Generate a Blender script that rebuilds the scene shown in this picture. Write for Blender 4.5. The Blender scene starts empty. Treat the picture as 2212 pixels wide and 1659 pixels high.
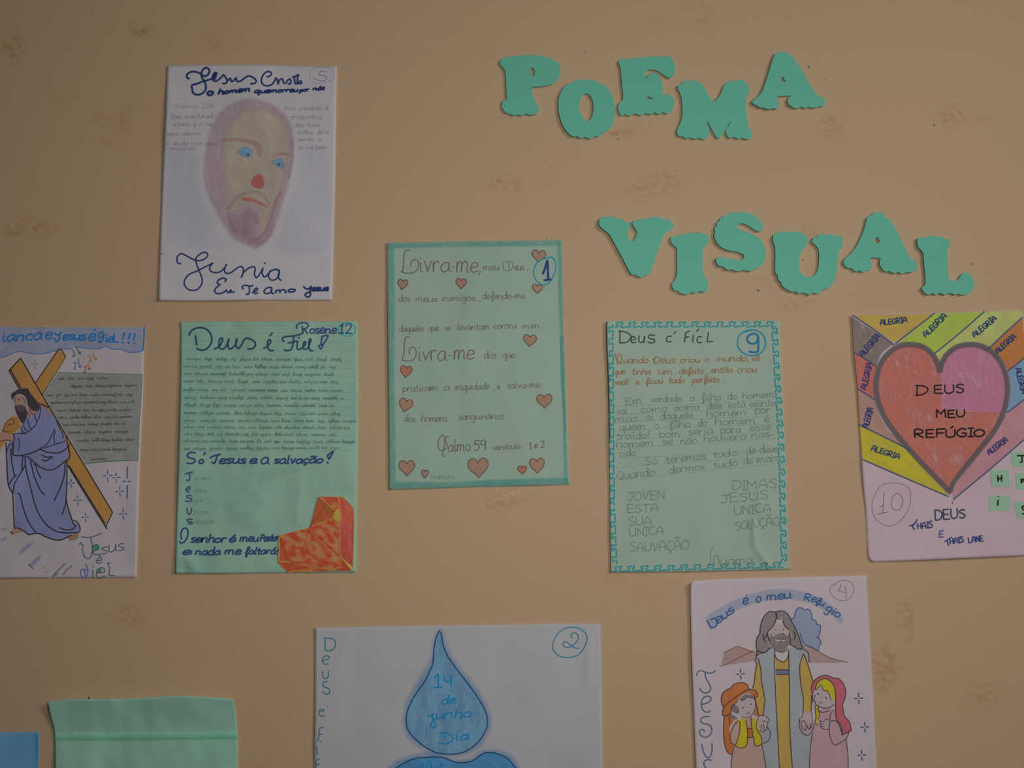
import bpy, math, random, unicodedata
from mathutils import Vector, Matrix, noise
from mathutils.geometry import delaunay_2d_cdt
R = random.Random(7)
SC = bpy.context.scene
COL = SC.collection
# ------------------------------------------------------------------ camera
F = 2400.0; CX, CY = 1106.0, 829.5
DIST = 1.345; CAMZ = 1.50; PITCH = math.radians(4.5)
cam_d = bpy.data.cameras.new('camera'); cam_d.sensor_width = 36; cam_d.lens = F/2212*36
cam = bpy.data.objects.new('camera', cam_d); COL.objects.link(cam)
cam.location = (0, -DIST, CAMZ); cam.rotation_euler = (math.pi/2+PITCH, 0, 0)
cam_d.clip_start = .05
SC.camera = cam
# ------------------------------------------------------------------ light
wd = bpy.data.worlds.new('world'); SC.world = wd; wd.use_nodes = True
bg = wd.node_tree.nodes['Background']; bg.inputs[0].default_value = (.85, .90, 1.0, 1); bg.inputs[1].default_value = .03
def area(name, loc, aim, sx, sy, power, col):
    l = bpy.data.lights.new(name, 'AREA'); l.shape = 'RECTANGLE'; l.size = sx; l.size_y = sy
    l.energy = power; l.color = col
    o = bpy.data.objects.new(name, l); COL.objects.link(o); o.location = loc
    o.rotation_euler = (Vector(aim)-Vector(loc)).to_track_quat('-Z', 'Y').to_euler()
    return o
key = area('window_light', (1.65, -1.73, 2.35), (-.27, 0, 1.25), .75, .75, 12.7, (1.0, .985, .97)); key.data.spread = math.radians(125)
added_fill = area('added_fill_light', (.26, -1.50, 1.64), (-.05, 0, 1.58), .35, .35, 4.55, (1.0, .99, .98)); added_fill.data.spread = math.radians(120)  # added lamp behind the camera: brightens the wall's middle, fills shadows from the front
vs = SC.view_settings
SC.display_settings.display_device = 'sRGB'
vs.view_transform = 'Standard'; vs.look = 'None'; vs.exposure = -1.02; vs.gamma = 1; vs.use_curve_mapping = False
SC.cycles.transparent_max_bounces = 24

# ------------------------------------------------------------------ pixel of the photograph -> point on the wall (h = millimetres off the wall)
cp, sp = math.cos(PITCH), math.sin(PITCH)
def P(X, Y, h=0.0):
    a = (X-CX)/F; b = -(Y-CY)/F
    dy = cp - b*sp; dz = sp + b*cp
    t = (DIST - h*.001)/dy
    return Vector((a*t, -h*.001, CAMZ + dz*t))
# ------------------------------------------------------------------ colours and materials
K = .40; LUM = 1.0
def lin(c):
    c /= 255.
    return c/12.92 if c <= .04045 else ((c+.055)/1.055)**2.4
def C(r, g, b, lum=None):
    k = K*(lum or LUM)
    v = [lin(q)/k for q in (r, g, b)]; m = max(v)
    if m > .95: v = [q*.95/m for q in v]
    return tuple(max(.006, q) for q in v) + (1,)
MATS = {}
def nd(nt, t, **kw):
    n = nt.nodes.new(t)
    for k, v in kw.items(): setattr(n, k, v)
    return n
def new_mat(name, col, rough=.8, spec=.25):
    m = bpy.data.materials.new(name); m.use_nodes = True
    b = m.node_tree.nodes['Principled BSDF']
    b.inputs['Base Color'].default_value = col; b.inputs['Roughness'].default_value = rough
    b.inputs['Specular IOR Level'].default_value = spec
    return m, m.node_tree, b
def math_node(nt, op, a, b=None, c=None, clamp=False):
    n = nd(nt, 'ShaderNodeMath', operation=op, use_clamp=clamp)
    for i, v in enumerate((a, b, c)):
        if v is None: continue
        if isinstance(v, (int, float)): n.inputs[i].default_value = v
        else: nt.links.new(v, n.inputs[i])
    return n.outputs[0]
def grain(nt, ang, sx, sy, detail=2.0, off=0.0):
    """noise stretched along a direction in the plane of the wall"""
    tc = nd(nt, 'ShaderNodeTexCoord')
    mp = nd(nt, 'ShaderNodeMapping', vector_type='TEXTURE')
    mp.inputs['Rotation'].default_value = (0, math.radians(ang), 0)
    mp.inputs['Scale'].default_value = (1/sx, 1, 1/sy)
    mp.inputs['Location'].default_value = (off, 0, off*.7)
    nt.links.new(tc.outputs['Object'], mp.inputs['Vector'])
    nz = nd(nt, 'ShaderNodeTexNoise'); nz.inputs['Scale'].default_value = 1; nz.inputs['Detail'].default_value = detail
    nt.links.new(mp.outputs[0], nz.inputs['Vector'])
    return nz.outputs['Fac']
def ramp01(nt, v, lo, hi):
    n = nd(nt, 'ShaderNodeMapRange', clamp=True); nt.links.new(v, n.inputs[0])
    n.inputs[1].default_value = lo; n.inputs[2].default_value = hi
    return n.outputs[0]
def ink(rgb, a=1.0, kind='pen', ang=0.0):
    """kind: pen = even line, pencil = grainy line, crayon = coloured-pencil hatching on a filled area"""
    key = (rgb, a, kind, ang, LUM)
    if key in MATS: return MATS[key]
    m, nt, b = new_mat({'pen': 'pen_ink', 'pencil': 'graphite', 'crayon': 'coloured_pencil', 'hatch': 'coloured_pencil', 'flat': 'paper_print'}[kind], C(*rgb), .7, .2)
    at = nd(nt, 'ShaderNodeAttribute', attribute_name='cover')
    if kind in ('pen', 'pencil'):
        al = math_node(nt, 'MULTIPLY', at.outputs['Fac'], 1.7, clamp=True)
    else:
        al = at.outputs['Fac']
    if kind == 'pencil':
        g = ramp01(nt, grain(nt, 0, 1500, 1500), .25, .55)
        g = math_node(nt, 'MULTIPLY_ADD', g, .5, .5)
        al = math_node(nt, 'MULTIPLY', al, g)
    if kind in ('crayon', 'hatch'):
        g = ramp01(nt, grain(nt, ang, 90, 900 if kind == 'crayon' else 520, 3.0), .32, .66)
        g2 = ramp01(nt, grain(nt, ang+8, 28, 70, 2.0, .3), .3, .7)
        g3 = ramp01(nt, grain(nt, 0, 2600, 2600, 1.0), .3, .6)
        s = math_node(nt, 'MULTIPLY_ADD', g, .42, .22 if kind == 'crayon' else .06)
        s = math_node(nt, 'MULTIPLY_ADD', g2, .30 if kind == 'crayon' else .46, s)
        s = math_node(nt, 'MULTIPLY_ADD', g3, .12, s)
        al = math_node(nt, 'MULTIPLY', al, s)
        vcol = nd(nt, 'ShaderNodeHueSaturation'); vcol.inputs['Color'].default_value = C(*rgb)
        nt.links.new(math_node(nt, 'MULTIPLY_ADD', g, -.12, 1.06), vcol.inputs['Value'])
        nt.links.new(vcol.outputs[0], b.inputs['Base Color'])
        a = min(1.5, a*(1.15 if kind == 'crayon' else 1.3))
    al = math_node(nt, 'MULTIPLY', al, a, clamp=True)
    nt.links.new(al, b.inputs['Alpha'])
    MATS[key] = m
    return m
def paper_mat(rgb, mott=.05, tint=None, tintamt=.3, ang=0):
    m, nt, b = new_mat('paper', C(*rgb), .75, .3)
    n1 = grain(nt, 0, 14, 11, 3.0); n2 = grain(nt, 0, 1400, 1400, 2.0)
    hs = nd(nt, 'ShaderNodeHueSaturation'); hs.inputs['Color'].default_value = C(*rgb)
    v = math_node(nt, 'MULTIPLY_ADD', n1, mott, 1-mott/2)
    v = math_node(nt, 'MULTIPLY_ADD', n2, .07, math_node(nt, 'SUBTRACT', v, .035))
    nt.links.new(v, hs.inputs['Value'])
    out = hs.outputs[0]
    if tint:
        mx = nd(nt, 'ShaderNodeMix', data_type='RGBA'); mx.inputs[7].default_value = C(*tint)
        nt.links.new(out, mx.inputs[6])
        t = math_node(nt, 'MULTIPLY', ramp01(nt, grain(nt, ang, 9, 22, 3.0, .5), .42, .7), ramp01(nt, grain(nt, ang, 120, 700, 2.0), .25, .7))
        nt.links.new(math_node(nt, 'MULTIPLY', t, tintamt), mx.inputs[0]); out = mx.outputs[2]
    nt.links.new(out, b.inputs['Base Color'])
    bp = nd(nt, 'ShaderNodeBump'); bp.inputs['Strength'].default_value = .12; bp.inputs['Distance'].default_value = .0003
    nt.links.new(n2, bp.inputs['Height']); nt.links.new(bp.outputs[0], b.inputs['Normal'])
    return m
# ------------------------------------------------------------------ geometry helpers
def pts(s):
    out = []
    for part in s.split('|'):
        l = []
        for tk in part.split():
            cor = tk.endswith('!')
            x, y = tk.rstrip('!').split(',')
            l.append((float(x), float(y), cor))
        if l: out.append(l)
    return out
def spline(l, step, closed=False):
    """Catmull-Rom through the points, breaking at corners; l in final px"""
    n = len(l)
    if n == 2 and not closed:
        a, b = l; d = math.hypot(b[0]-a[0], b[1]-a[1]); k = max(1, int(d/(step*2)))
        return [(a[0]+(b[0]-a[0])*i/k, a[1]+(b[1]-a[1])*i/k) for i in range(k+1)]
    out = []
    segs = n if closed else n-1
    for i in range(segs):
        p1 = l[i]; p2 = l[(i+1) % n]
        p0 = l[i-1] if (i > 0 or closed) else p1
        p3 = l[(i+2) % n] if (i+2 < n or closed) else p2
        if p1[2]: p0 = p1
        if p2[2]: p3 = p2
        d = math.hypot(p2[0]-p1[0], p2[1]-p1[1]); k = max(1, int(d/step+.5))
        for j in range(k):
            t = j/k; t2 = t*t; t3 = t2*t
            out.append(tuple(.5*((2*p1[q]) + (-p0[q]+p2[q])*t + (2*p0[q]-5*p1[q]+4*p2[q]-p3[q])*t2 + (-p0[q]+3*p1[q]-3*p2[q]+p3[q])*t3) for q in (0, 1)))
    if not closed: out.append((l[-1][0], l[-1][1]))
    return out
def link_mesh(name, verts, faces, mats, parent=None, origin=None, mi=None, cover=None, smooth=True):
    me = bpy.data.meshes.new(name)
    o3 = origin or Vector((0, 0, 0))
    me.from_pydata([tuple(Vector(v)-o3) for v in verts], [], faces)
    for m in mats: me.materials.append(m)
    if mi: me.polygons.foreach_set('material_index', mi)
    if cover is not None:
        a = me.attributes.new('cover', 'FLOAT', 'POINT'); a.data.foreach_set('value', cover)
    me.polygons.foreach_set('use_smooth', [smooth]*len(faces))
    me.update()
    o = bpy.data.objects.new(name, me); COL.objects.link(o)
    if parent: o.parent = parent
    else: o.location = o3
    return o
class Acc:
    def __init__(s): s.v = []; s.f = []; s.mi = []; s.cv = []; s.mats = []
    def m(s, mat):
        if mat not in s.mats: s.mats.append(mat)
        return s.mats.index(mat)

GL = {
'a': (11, "9,9 5,10 1,6 1,2 4,0 8,3 9,9! 9,2 11,0"), 'b': (10, "1,18 1,0! 1,6 4,10 8,9 9,5 8,1 4,0 1,2"),
'c': (9, "8,8 5,10 1,7 1,3 4,0 8,1"), 'd': (11, "9,8 5,10 1,6 1,2 4,0 8,2 9,18! 9,2 11,0"),
'e': (9, "1,5 8,6 7,10 3,10 1,6 1,2 4,0 9,2"), 'f': (8, "1,3 5,8 8,16 6,18 4,15 4,-6 6,-7 6,0 9,2"),
'g': (11, "9,9 5,10 1,6 1,3 4,1 8,3 9,9! 9,-4 6,-8 2,-5"), 'h': (10, "1,18 1,0! 1,6 4,10 8,9 8,0 10,0"),
'i': (5, "2,10 2,1 4,0|2,13.6 2,15"), 'j': (6, "4,10 4,-5 1,-8|4,13.6 4,15"), 'k': (9, "1,18 1,0|8,10 1,4! 8,0"),
'l': (5, "2,18 2,1 4,0"), 'm': (15, "1,10 1,0! 1,6 4,10 6,8 6,0! 6,6 9,10 12,8 12,1 14,0"),
'n': (11, "1,10 1,0! 1,6 5,10 8,8 8,1 10,0"), 'o': (10, "5,10 1,7 1,3 4,0 8,2 9,7 5,10"),
'p': (10, "1,10 1,-8|1,7 5,10 9,7 8,2 4,0 1,2"), 'q': (11, "9,9 5,10 1,6 1,3 4,0 8,3 9,9! 9,-8! 11,-5"),
'r': (8, "1,10 1,0! 1,6 4,10 7,9"), 's': (8, "7,9 4,10 1,8 4,5 7,3 5,0 1,1"),
't': (7, "3,16 3,1 6,0|0,10 6,10"), 'u': (10, "1,10 1,2 4,0 8,4 8,10! 8,2 10,0"),
'v': (9, "1,10 4,0! 8,10"), 'x': (9, "1,10 8,0|8,10 1,0"), 'y': (9, "1,10 1,4 4,2 8,5 8,10! 8,-5 4,-8 1,-5"),
'z': (9, "1,10 8,10! 1,0! 8,0"),
'A': (13, "1,0 2,10 6,16 10,10 11,0|2,6 11,6"), 'B': (11, "1,0 1,16|1,16 8,15 7,9 1,8! 9,7 8,1 1,0"),
'C': (11, "10,14 6,16 1,11 1,4 5,0 10,2"), 'D': (12, "1,0! 1,16! 7,15 11,10 10,4 6,0 1,0"),
'E': (11, "9,16! 1,16! 1,0! 10,0|1,8 8,8"), 'F': (10, "10,16! 1,16! 1,0|1,8 8,8"),
'G': (12, "10,14 6,16 1,11 1,4 5,0 10,2! 10,7! 6,7"), 'H': (12, "1,16 1,0|10,16 10,0|1,8 10,8"),
'I': (6, "3,16 3,0|0,16 6,16|0,0 6,0"), 'J': (10, "1,16 10,15|7,16 7,4 4,0 0,3"), 'L': (10, "1,16! 1,0! 9,0"),
'M': (14, "1,0 1,16! 6,7! 11,16! 12,0"), 'N': (12, "1,0 1,16! 10,0! 10,16"), 'O': (12, "6,16 1,11 1,4 5,0 10,3 11,11 6,16"),
'P': (11, "1,0 1,16 8,15 9,10 6,8 1,8"), 'Q': (13, "6,16 1,11 1,4 5,0 10,3 11,11 6,16|6,5 12,-2"),
'R': (12, "1,0 1,16 8,15 9,10 6,8 1,8! 10,0"), 'S': (11, "9,14 5,16 1,12 5,9 9,5 6,0 1,2"),
'T': (11, "0,15 11,16|5,16 5,0"), 'U': (12, "1,16 1,4 5,0 10,4 10,16"), 'V': (11, "1,16 5,0! 10,16"),
'0': (11, "5,16 1,11 1,4 5,0 9,4 9,12 5,16"), '1': (7, "1,11 4,16! 4,0|1,0 7,0"), '2': (10, "1,12 4,16 8,14 7,8 1,0! 9,0"),
'5': (10, "9,16! 2,16! 1,9! 6,10 9,6 6,0 1,1"), '8': (10, "5,8 1,12 5,16 8,12 5,8 1,3 5,0 9,3 5,8"), '9': (10, "9,13 5,16 1,12 3,8 8,9 9,14! 9,0"),
'.': (4, "1,0 1.6,.6"), ',': (4, "2,1 1,-3"), '!': (5, "2,16 2,5|2,0 2,1"), '-': (8, "1,5 6,5"), ':': (5, "2,1 2,1.6|2,8 2,8.6"), ' ': (7, ""),
}
def layout(txt):
    x = 0; out = []
    for ch in txt:
        dec = unicodedata.normalize('NFD', ch); base = dec[0]; marks = dec[1:]
        w, s = GL[base]
        for st in pts(s): out.append((x, [(a+x, b, c) for a, b, c in st]))
        mid = x+w*.45; top = 19 if base.isupper() else 13
        for mk in marks:
            if mk == '\u0301': st = [(mid, top, 0), (mid+3, top+4, 0)]
            elif mk == '\u0302': st = [(mid-3, top, 0), (mid, top+3, 1), (mid+3, top, 0)]
            elif mk == '\u0303': st = [(mid-4, top, 0), (mid-1, top+2, 0), (mid+2, top, 0), (mid+5, top+2, 0)]
            else: st = [(mid, 0, 0), (mid+1, -3, 0), (mid-2, -5, 0)]
            out.append((x, st))
        x += w
    return x, out

def joined(txt, ss):
    """run the main strokes of neighbouring small letters together, as in school handwriting"""
    out, first, prev, x = [], {}, None, 0
    mains = {}
    for gx, l in ss: mains.setdefault(gx, l)
    low = {}
    for ch in txt:
        b = unicodedata.normalize('NFD', ch)[0]; low[x] = b.islower(); x += GL[b][0]
    keys = sorted(low)
    for i, gx in enumerate(keys):
        if not low[gx] or gx not in mains: prev = None; continue
        if prev is not None:
            a = prev[-1]; m = mains[gx][0]
            prev[-1] = (a[0], a[1], False)
            prev.extend([(mains[gx][0][0], mains[gx][0][1], mains[gx][0][2])]+mains[gx][1:])
        else:
            prev = list(mains[gx]); out.append((gx, prev))
    used = {id(mains[g]) for g in keys if low[g] and g in mains}
    out += [(gx, l) for gx, l in ss if id(l) not in used]
    return out

class Sheet:
    join = False
    """a sheet of paper on the wall (the top-level mesh) that gathers what is drawn on it as parts"""
    def __init__(s, name, label, edges, mat, group=None, base=1.6, amp=1.0, lam=110, seed=0, extra=None, res=6.5, cat='poster', mesh_fn=None):
        s.h_base, s.amp, s.lam, s.seed, s.extra = base+.5, amp*1.55, lam, seed, extra
        s.acc = {}; s.tr = (0, 0, 1.0); s.rd = random.Random(seed+100); s.nst = 0
        tp, rt, bt, lf = [[(float(a), float(b), False) for a, b in e] for e in edges]   # each TL>TR, TR>BR, BL>BR, TL>BL
        W = abs(tp[-1][0]-tp[0][0]); Hh = abs(lf[-1][1]-lf[0][1])
        nx, ny = max(8, int(W/res)), max(8, int(Hh/res))
        def samp(e, n):
            q = spline(e, 2.0); L = [0]
            for i in range(1, len(q)): L.append(L[-1]+math.dist(q[i], q[i-1]))
            out = []; j = 0
            for i in range(n+1):
                d = L[-1]*i/n
                while j < len(L)-2 and L[j+1] < d: j += 1
                t = (d-L[j])/max(1e-9, L[j+1]-L[j])
                out.append((q[j][0]+(q[j+1][0]-q[j][0])*t, q[j][1]+(q[j+1][1]-q[j][1])*t))
            return out
        T, B_, Lf, Rt = samp(tp, nx), samp(bt, nx), samp(lf, ny), samp(rt, ny)
        grid = []
        for j in range(ny+1):
            v = j/ny
            for i in range(nx+1):
                u = i/nx
                q = []
                for k in (0, 1):
                    q.append((1-v)*T[i][k]+v*B_[i][k]+(1-u)*Lf[j][k]+u*Rt[j][k]
                             - ((1-u)*(1-v)*T[0][k]+u*(1-v)*T[-1][k]+(1-u)*v*B_[0][k]+u*v*B_[-1][k]))
                grid.append(tuple(q))
        s.corner = (T[0], T[-1], B_[0], B_[-1])
        s.org = P(sum(g[0] for g in grid)/len(grid), sum(g[1] for g in grid)/len(grid), 0)
        front = [P(x, y, s.H(x, y)) for x, y in grid]
        back = [v+Vector((0, .00022, 0)) for v in front]
        n = len(front); fs = []
        for j in range(ny):
            for i in range(nx):
                a = j*(nx+1)+i; b = a+1; c = a+nx+2; d = a+nx+1
                fs.append((a, d, c, b)); fs.append((n+a, n+b, n+c, n+d))
        ring = [i for i in range(nx+1)]+[j*(nx+1)+nx for j in range(1, ny+1)]+[ny*(nx+1)+i for i in range(nx-1, -1, -1)]+[j*(nx+1) for j in range(ny-1, 0, -1)]
        for i in range(len(ring)):
            a, b = ring[i], ring[(i+1) % len(ring)]
            fs.append((a, b, n+b, n+a))
        s.root = link_mesh(name, front+back, fs, [mat], None, s.org)
        s.root['label'] = label; s.root['category'] = cat
        if group: s.root['group'] = group
    def H(s, X, Y):
        h = s.h_base + s.amp*(noise.noise((X/s.lam, Y/s.lam, s.seed*3.7))*1.6 + .45*noise.noise((X/s.lam*2.7, Y/s.lam*2.3, s.seed*3.7+9)))
        if s.extra: h += s.extra(X, Y)
        return max(.45, h)
    def T(s, x0, y0, k): s.tr = (x0, y0, k); return s
    def A(s, key):
        if key not in s.acc: s.acc[key] = Acc()
        return s.acc[key]
    def px(s, x, y): return s.tr[0]+x/s.tr[2], s.tr[1]+y/s.tr[2]
    def ribbon(s, key, path, w, mat, lay=9, taper=True):
        if len(path) < 2: return
        A = s.A(key); mi = A.m(mat); s.nst += 1
        off = .10+lay*.035+(s.nst % 40)*.0008
        hw = w*.5*1.45
        # extend the ends for round caps
        def ext(a, b, d):
            L = math.dist(a, b) or 1
            return (a[0]+(a[0]-b[0])/L*d, a[1]+(a[1]-b[1])/L*d)
        path = [ext(path[0], path[1], hw*.6)]+path+[ext(path[-1], path[-2], hw*.6)]
        n = len(path); b0 = len(A.v)
        for i, (x, y) in enumerate(path):
            a = path[max(0, i-1)]; b = path[min(n-1, i+1)]
            dx, dy = b[0]-a[0], b[1]-a[1]; L = math.hypot(dx, dy) or 1
            end = i in (0, n-1)
            ww = hw*(.45 if end else 1)
            nx, ny = -dy/L*ww, dx/L*ww
            h = s.H(x, y)+off
            for q in (-1, 0, 1):
                A.v.append(P(x+nx*q, y+ny*q, h)); A.cv.append(0.0 if (q or end) else 1.0)
            if i:
                k = b0+3*i
                A.f += [(k-3, k-2, k+1, k), (k-2, k-1, k+2, k+1)]; A.mi += [mi, mi]
    def st(s, key, txt, w, mat, lay=9, closed=False, jit=0):
        for l in pts(txt):
            q = [(*s.px(a, b), c) for a, b, c in l]
            s.ribbon(key, spline(q, 2.2, closed) + ([q[0][:2]] if closed else []), w/s.tr[2], mat, lay)
    def tx(s, key, txt, x0, y0, x1, y1, h, w, mat, slant=.12, lay=9, jit=.6, join=None):
        wd_, ss = layout(txt)
        if join if join is not None else s.join: ss = joined(txt, ss)
        L = math.hypot(x1-x0, y1-y0); kx = L/max(1, wd_-1.5); ky = h/10
        ca, sa = (x1-x0)/L, (y1-y0)/L
        jy = {}
        for gx, l in ss:
            if gx not in jy: jy[gx] = (s.rd.uniform(-jit, jit), s.rd.uniform(.92, 1.08))
            oy, sy = jy[gx]
            q = []
            for a, b, c in l:
                X = (a + b*slant*ky/max(kx, .01))*kx; Y = -(b*sy+oy)*ky
                q.append((*s.px(x0+X*ca-Y*sa, y0+X*sa+Y*ca), c))
            s.ribbon(key, spline(q, 1.6), w/s.tr[2], mat, lay)
    def scrib(s, key, x0, y0, x1, y1, h, w, mat):
        """an illegible pencilled line of joined-up words"""
        L = math.hypot(x1-x0, y1-y0); ca, sa = (x1-x0)/L, (y1-y0)/L; x = 0; rd = s.rd
        while x < L-h*1.2:
            wl = min(L-x, rd.uniform(2.2, 7)*h); l = []; q = 0
            while q < wl:
                k = rd.random(); st = rd.uniform(.28, .45)*h
                top = -h*(rd.uniform(1.5, 1.9) if k < .13 else rd.uniform(.7, 1.05)); bot = h*(rd.uniform(.5, .8) if k > .92 else rd.uniform(-.1, .08))
                l += [(x+q+st*.7, top), (x+q+st*.5, bot*.5-h*.2), (x+q+st, bot)]; q += st*1.35
            s.ribbon(key, spline([(*s.px(x0+a*ca-b*sa, y0+a*sa+b*ca), False) for a, b in l], 1.6), w/s.tr[2]*rd.uniform(.8, 1.25), mat, 9)
            x += wl+h*rd.uniform(.7, 1.6)
    def fill(s, key, txt, mat, soft=0, lay=2, closed=True, step=3.0, grid=7.0, sharp=False):
        A = s.A(key); mi = A.m(mat)
        for l in pts(txt):
            q = [(*s.px(a, b), c or sharp) for a, b, c in l]
            bd = spline(q, step, True)
            s._fill(A, mi, [bd], soft/s.tr[2], lay, grid)
    def _fill(s, A, mi, loops, soft, lay, grid):
        vs, es = [], []
        for bd in loops:
            b0 = len(vs); n = len(bd)
            vs += [Vector(p) for p in bd]; es += [(b0+i, b0+(i+1) % n) for i in range(n)]
        bd = loops[0]
        x0 = min(p[0] for p in bd); x1 = max(p[0] for p in bd); y0 = min(p[1] for p in bd); y1 = max(p[1] for p in bd)
        if soft: grid = min(grid, max(2.0, soft*.6))
        k = 0; yy = y0+grid*.5
        while yy < y1:
            xx = x0+grid*(.5 if k % 2 else .1)
            while xx < x1: vs.append(Vector((xx, yy))); xx += grid
            yy += grid*.87; k += 1
        r = delaunay_2d_cdt(vs, es, [], 0, 1e-4)   # 0: all triangles; kept by the test below
        ov, of = r[0], r[2]
        segs = [(b_[i], b_[(i+1) % len(b_)]) for b_ in loops for i in range(len(b_))]
        def inside(x, y):
            c = False
            for (ax, ay), (bx, by) in segs:
                if (ay > y) != (by > y) and x < (bx-ax)*(y-ay)/(by-ay)+ax: c = not c
            return c
        def dist(x, y):
            d = 1e9
            for (ax, ay), (bx, by) in segs:
                vx, vy = bx-ax, by-ay; L = vx*vx+vy*vy or 1
                t = max(0, min(1, ((x-ax)*vx+(y-ay)*vy)/L))
                d = min(d, (x-ax-vx*t)**2+(y-ay-vy*t)**2)
            return math.sqrt(d)
        used = {}
        off = .10+lay*.035
        for f in of:
            cx = sum(ov[i][0] for i in f)/3; cy = sum(ov[i][1] for i in f)/3
            if not inside(cx, cy): continue
            idx = []
            for i in f:
                if i not in used:
                    used[i] = len(A.v); x, y = ov[i]
                    A.v.append(P(x, y, s.H(x, y)+off))
                    A.cv.append(min(1.0, dist(x, y)/soft) if soft else 1.0)
                idx.append(used[i])
            A.f.append(tuple(idx)); A.mi.append(mi)
    def heart(s, key, cx, cy, w, h, tilt, fm, om, ow=9):
        q = []
        shape = [(0, -.28), (.12, -.45), (.30, -.5), (.46, -.38), (.5, -.15), (.38, .1), (.15, .33), (0, .5), (-.15, .30), (-.38, .1), (-.5, -.15), (-.46, -.38), (-.30, -.5), (-.12, -.45)]
        ct, sn = math.cos(tilt), math.sin(tilt)
        tok = []
        for i, (a, b) in enumerate(shape):
            x, y = a*w, b*h
            tok.append('%.1f,%.1f%s' % (cx+x*ct-y*sn, cy+x*sn+y*ct, '!' if i in (0, 7) else ''))
        t = ' '.join(tok)
        s.fill(key, t, fm, 0, 4, grid=6)
        s.st(key, t, ow, om, 6, closed=True)
    def sparkle(s, key, cx, cy, r, w, mat):
        s.st(key, f'{cx},{cy-r} {cx},{cy-r*.3}|{cx},{cy+r*.3} {cx+r*.1},{cy+r}|{cx-r*.8},{cy} {cx-r*.25},{cy}|{cx+r*.25},{cy-r*.05} {cx+r*.8},{cy-r*.1}', w, mat)
    def flush(s):
        objs = {}
        for key in sorted(s.acc, key=lambda k: k.count('/')):
            A = s.acc[key]
            if not A.v: continue
            par = s.root; nm = key
            if '/' in key: pk, nm = key.rsplit('/', 1); par = objs.get(pk, s.root)
            nm, _, lab = nm.partition('=')
            o = link_mesh(nm.split('#')[0], A.v, A.f, A.mats, par, s.org, A.mi, A.cv)
            if lab: o['label'] = lab
            objs[key] = o
        s.objs = objs
        return s

def ell(cx, cy, rx, ry, n=14, a0=-2.0, over=.25, wob=.02):
    return ' '.join('%.0f,%.0f' % (cx+rx*(1+R.uniform(-wob, wob))*math.cos(a0+2*math.pi*(1+over/6.28)*i/n), cy+ry*(1+R.uniform(-wob, wob))*math.sin(a0+2*math.pi*(1+over/6.28)*i/n)) for i in range(n+1))

# ================================================================== THE WALL
def wall_material():
    m, nt, b = new_mat('painted_plaster', C(153, 129, 102), .62, .25)
    tc = nd(nt, 'ShaderNodeTexCoord')
    def nz(scale, det, vec=None, rough=.5):
        n = nd(nt, 'ShaderNodeTexNoise'); n.inputs['Scale'].default_value = scale; n.inputs['Detail'].default_value = det
        n.inputs['Roughness'].default_value = rough
        nt.links.new(vec or tc.outputs['Object'], n.inputs['Vector']); return n.outputs['Fac']
    big = nz(2.3, 4); mid = nz(9, 4); fine = nz(420, 3, rough=.6); peel = nz(150, 3)
    hs = nd(nt, 'ShaderNodeHueSaturation'); hs.inputs['Color'].default_value = C(153, 129, 102)
    v = math_node(nt, 'MULTIPLY_ADD', big, .07, .965)
    v = math_node(nt, 'MULTIPLY_ADD', fine, .15, math_node(nt, 'SUBTRACT', v, .075))
    nt.links.new(v, hs.inputs['Value'])
    # old yellow-brown damp and glue stains
    st = math_node(nt, 'MULTIPLY', ramp01(nt, mid, .60, .74), ramp01(nt, nz(55, 4, rough=.7), .46, .62))
    mx = nd(nt, 'ShaderNodeMix', data_type='RGBA'); mx.inputs[7].default_value = C(140, 108, 66)
    nt.links.new(hs.outputs[0], mx.inputs[6]); nt.links.new(math_node(nt, 'MULTIPLY', st, .5), mx.inputs[0])
    # sparse fly specks
    vo = nd(nt, 'ShaderNodeTexVoronoi'); vo.inputs['Scale'].default_value = 14
    nt.links.new(tc.outputs['Object'], vo.inputs['Vector'])
    sx = nd(nt, 'ShaderNodeSeparateColor'); nt.links.new(vo.outputs['Color'], sx.inputs[0])
    dot = math_node(nt, 'MULTIPLY', math_node(nt, 'LESS_THAN', vo.outputs['Distance'], .010), math_node(nt, 'GREATER_THAN', sx.outputs[0], .82))
    mx2 = nd(nt, 'ShaderNodeMix', data_type='RGBA'); mx2.inputs[7].default_value = C(95, 70, 50)
    nt.links.new(mx.outputs[2], mx2.inputs[6]); nt.links.new(math_node(nt, 'MULTIPLY', dot, .7), mx2.inputs[0])
    nt.links.new(mx2.outputs[2], b.inputs['Base Color'])
    hgt = math_node(nt, 'MULTIPLY_ADD', peel, .7, math_node(nt, 'MULTIPLY', fine, .25))
    bp = nd(nt, 'ShaderNodeBump'); bp.inputs['Strength'].default_value = .28; bp.inputs['Distance'].default_value = .0011
    nt.links.new(hgt, bp.inputs['Height']); nt.links.new(bp.outputs[0], b.inputs['Normal'])
    return m
wall = link_mesh('wall_back', [(-2.2, 0, .0), (2.2, 0, .0), (2.2, 0, 2.8), (-2.2, 0, 2.8), (-2.2, .15, .0), (2.2, .15, .0), (2.2, .15, 2.8), (-2.2, .15, 2.8)],
                 [(0, 1, 2, 3), (5, 4, 7, 6), (4, 0, 3, 7), (1, 5, 6, 2), (3, 2, 6, 7), (4, 5, 1, 0)], [wall_material()], smooth=False)
wall['kind'] = 'structure'
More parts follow.
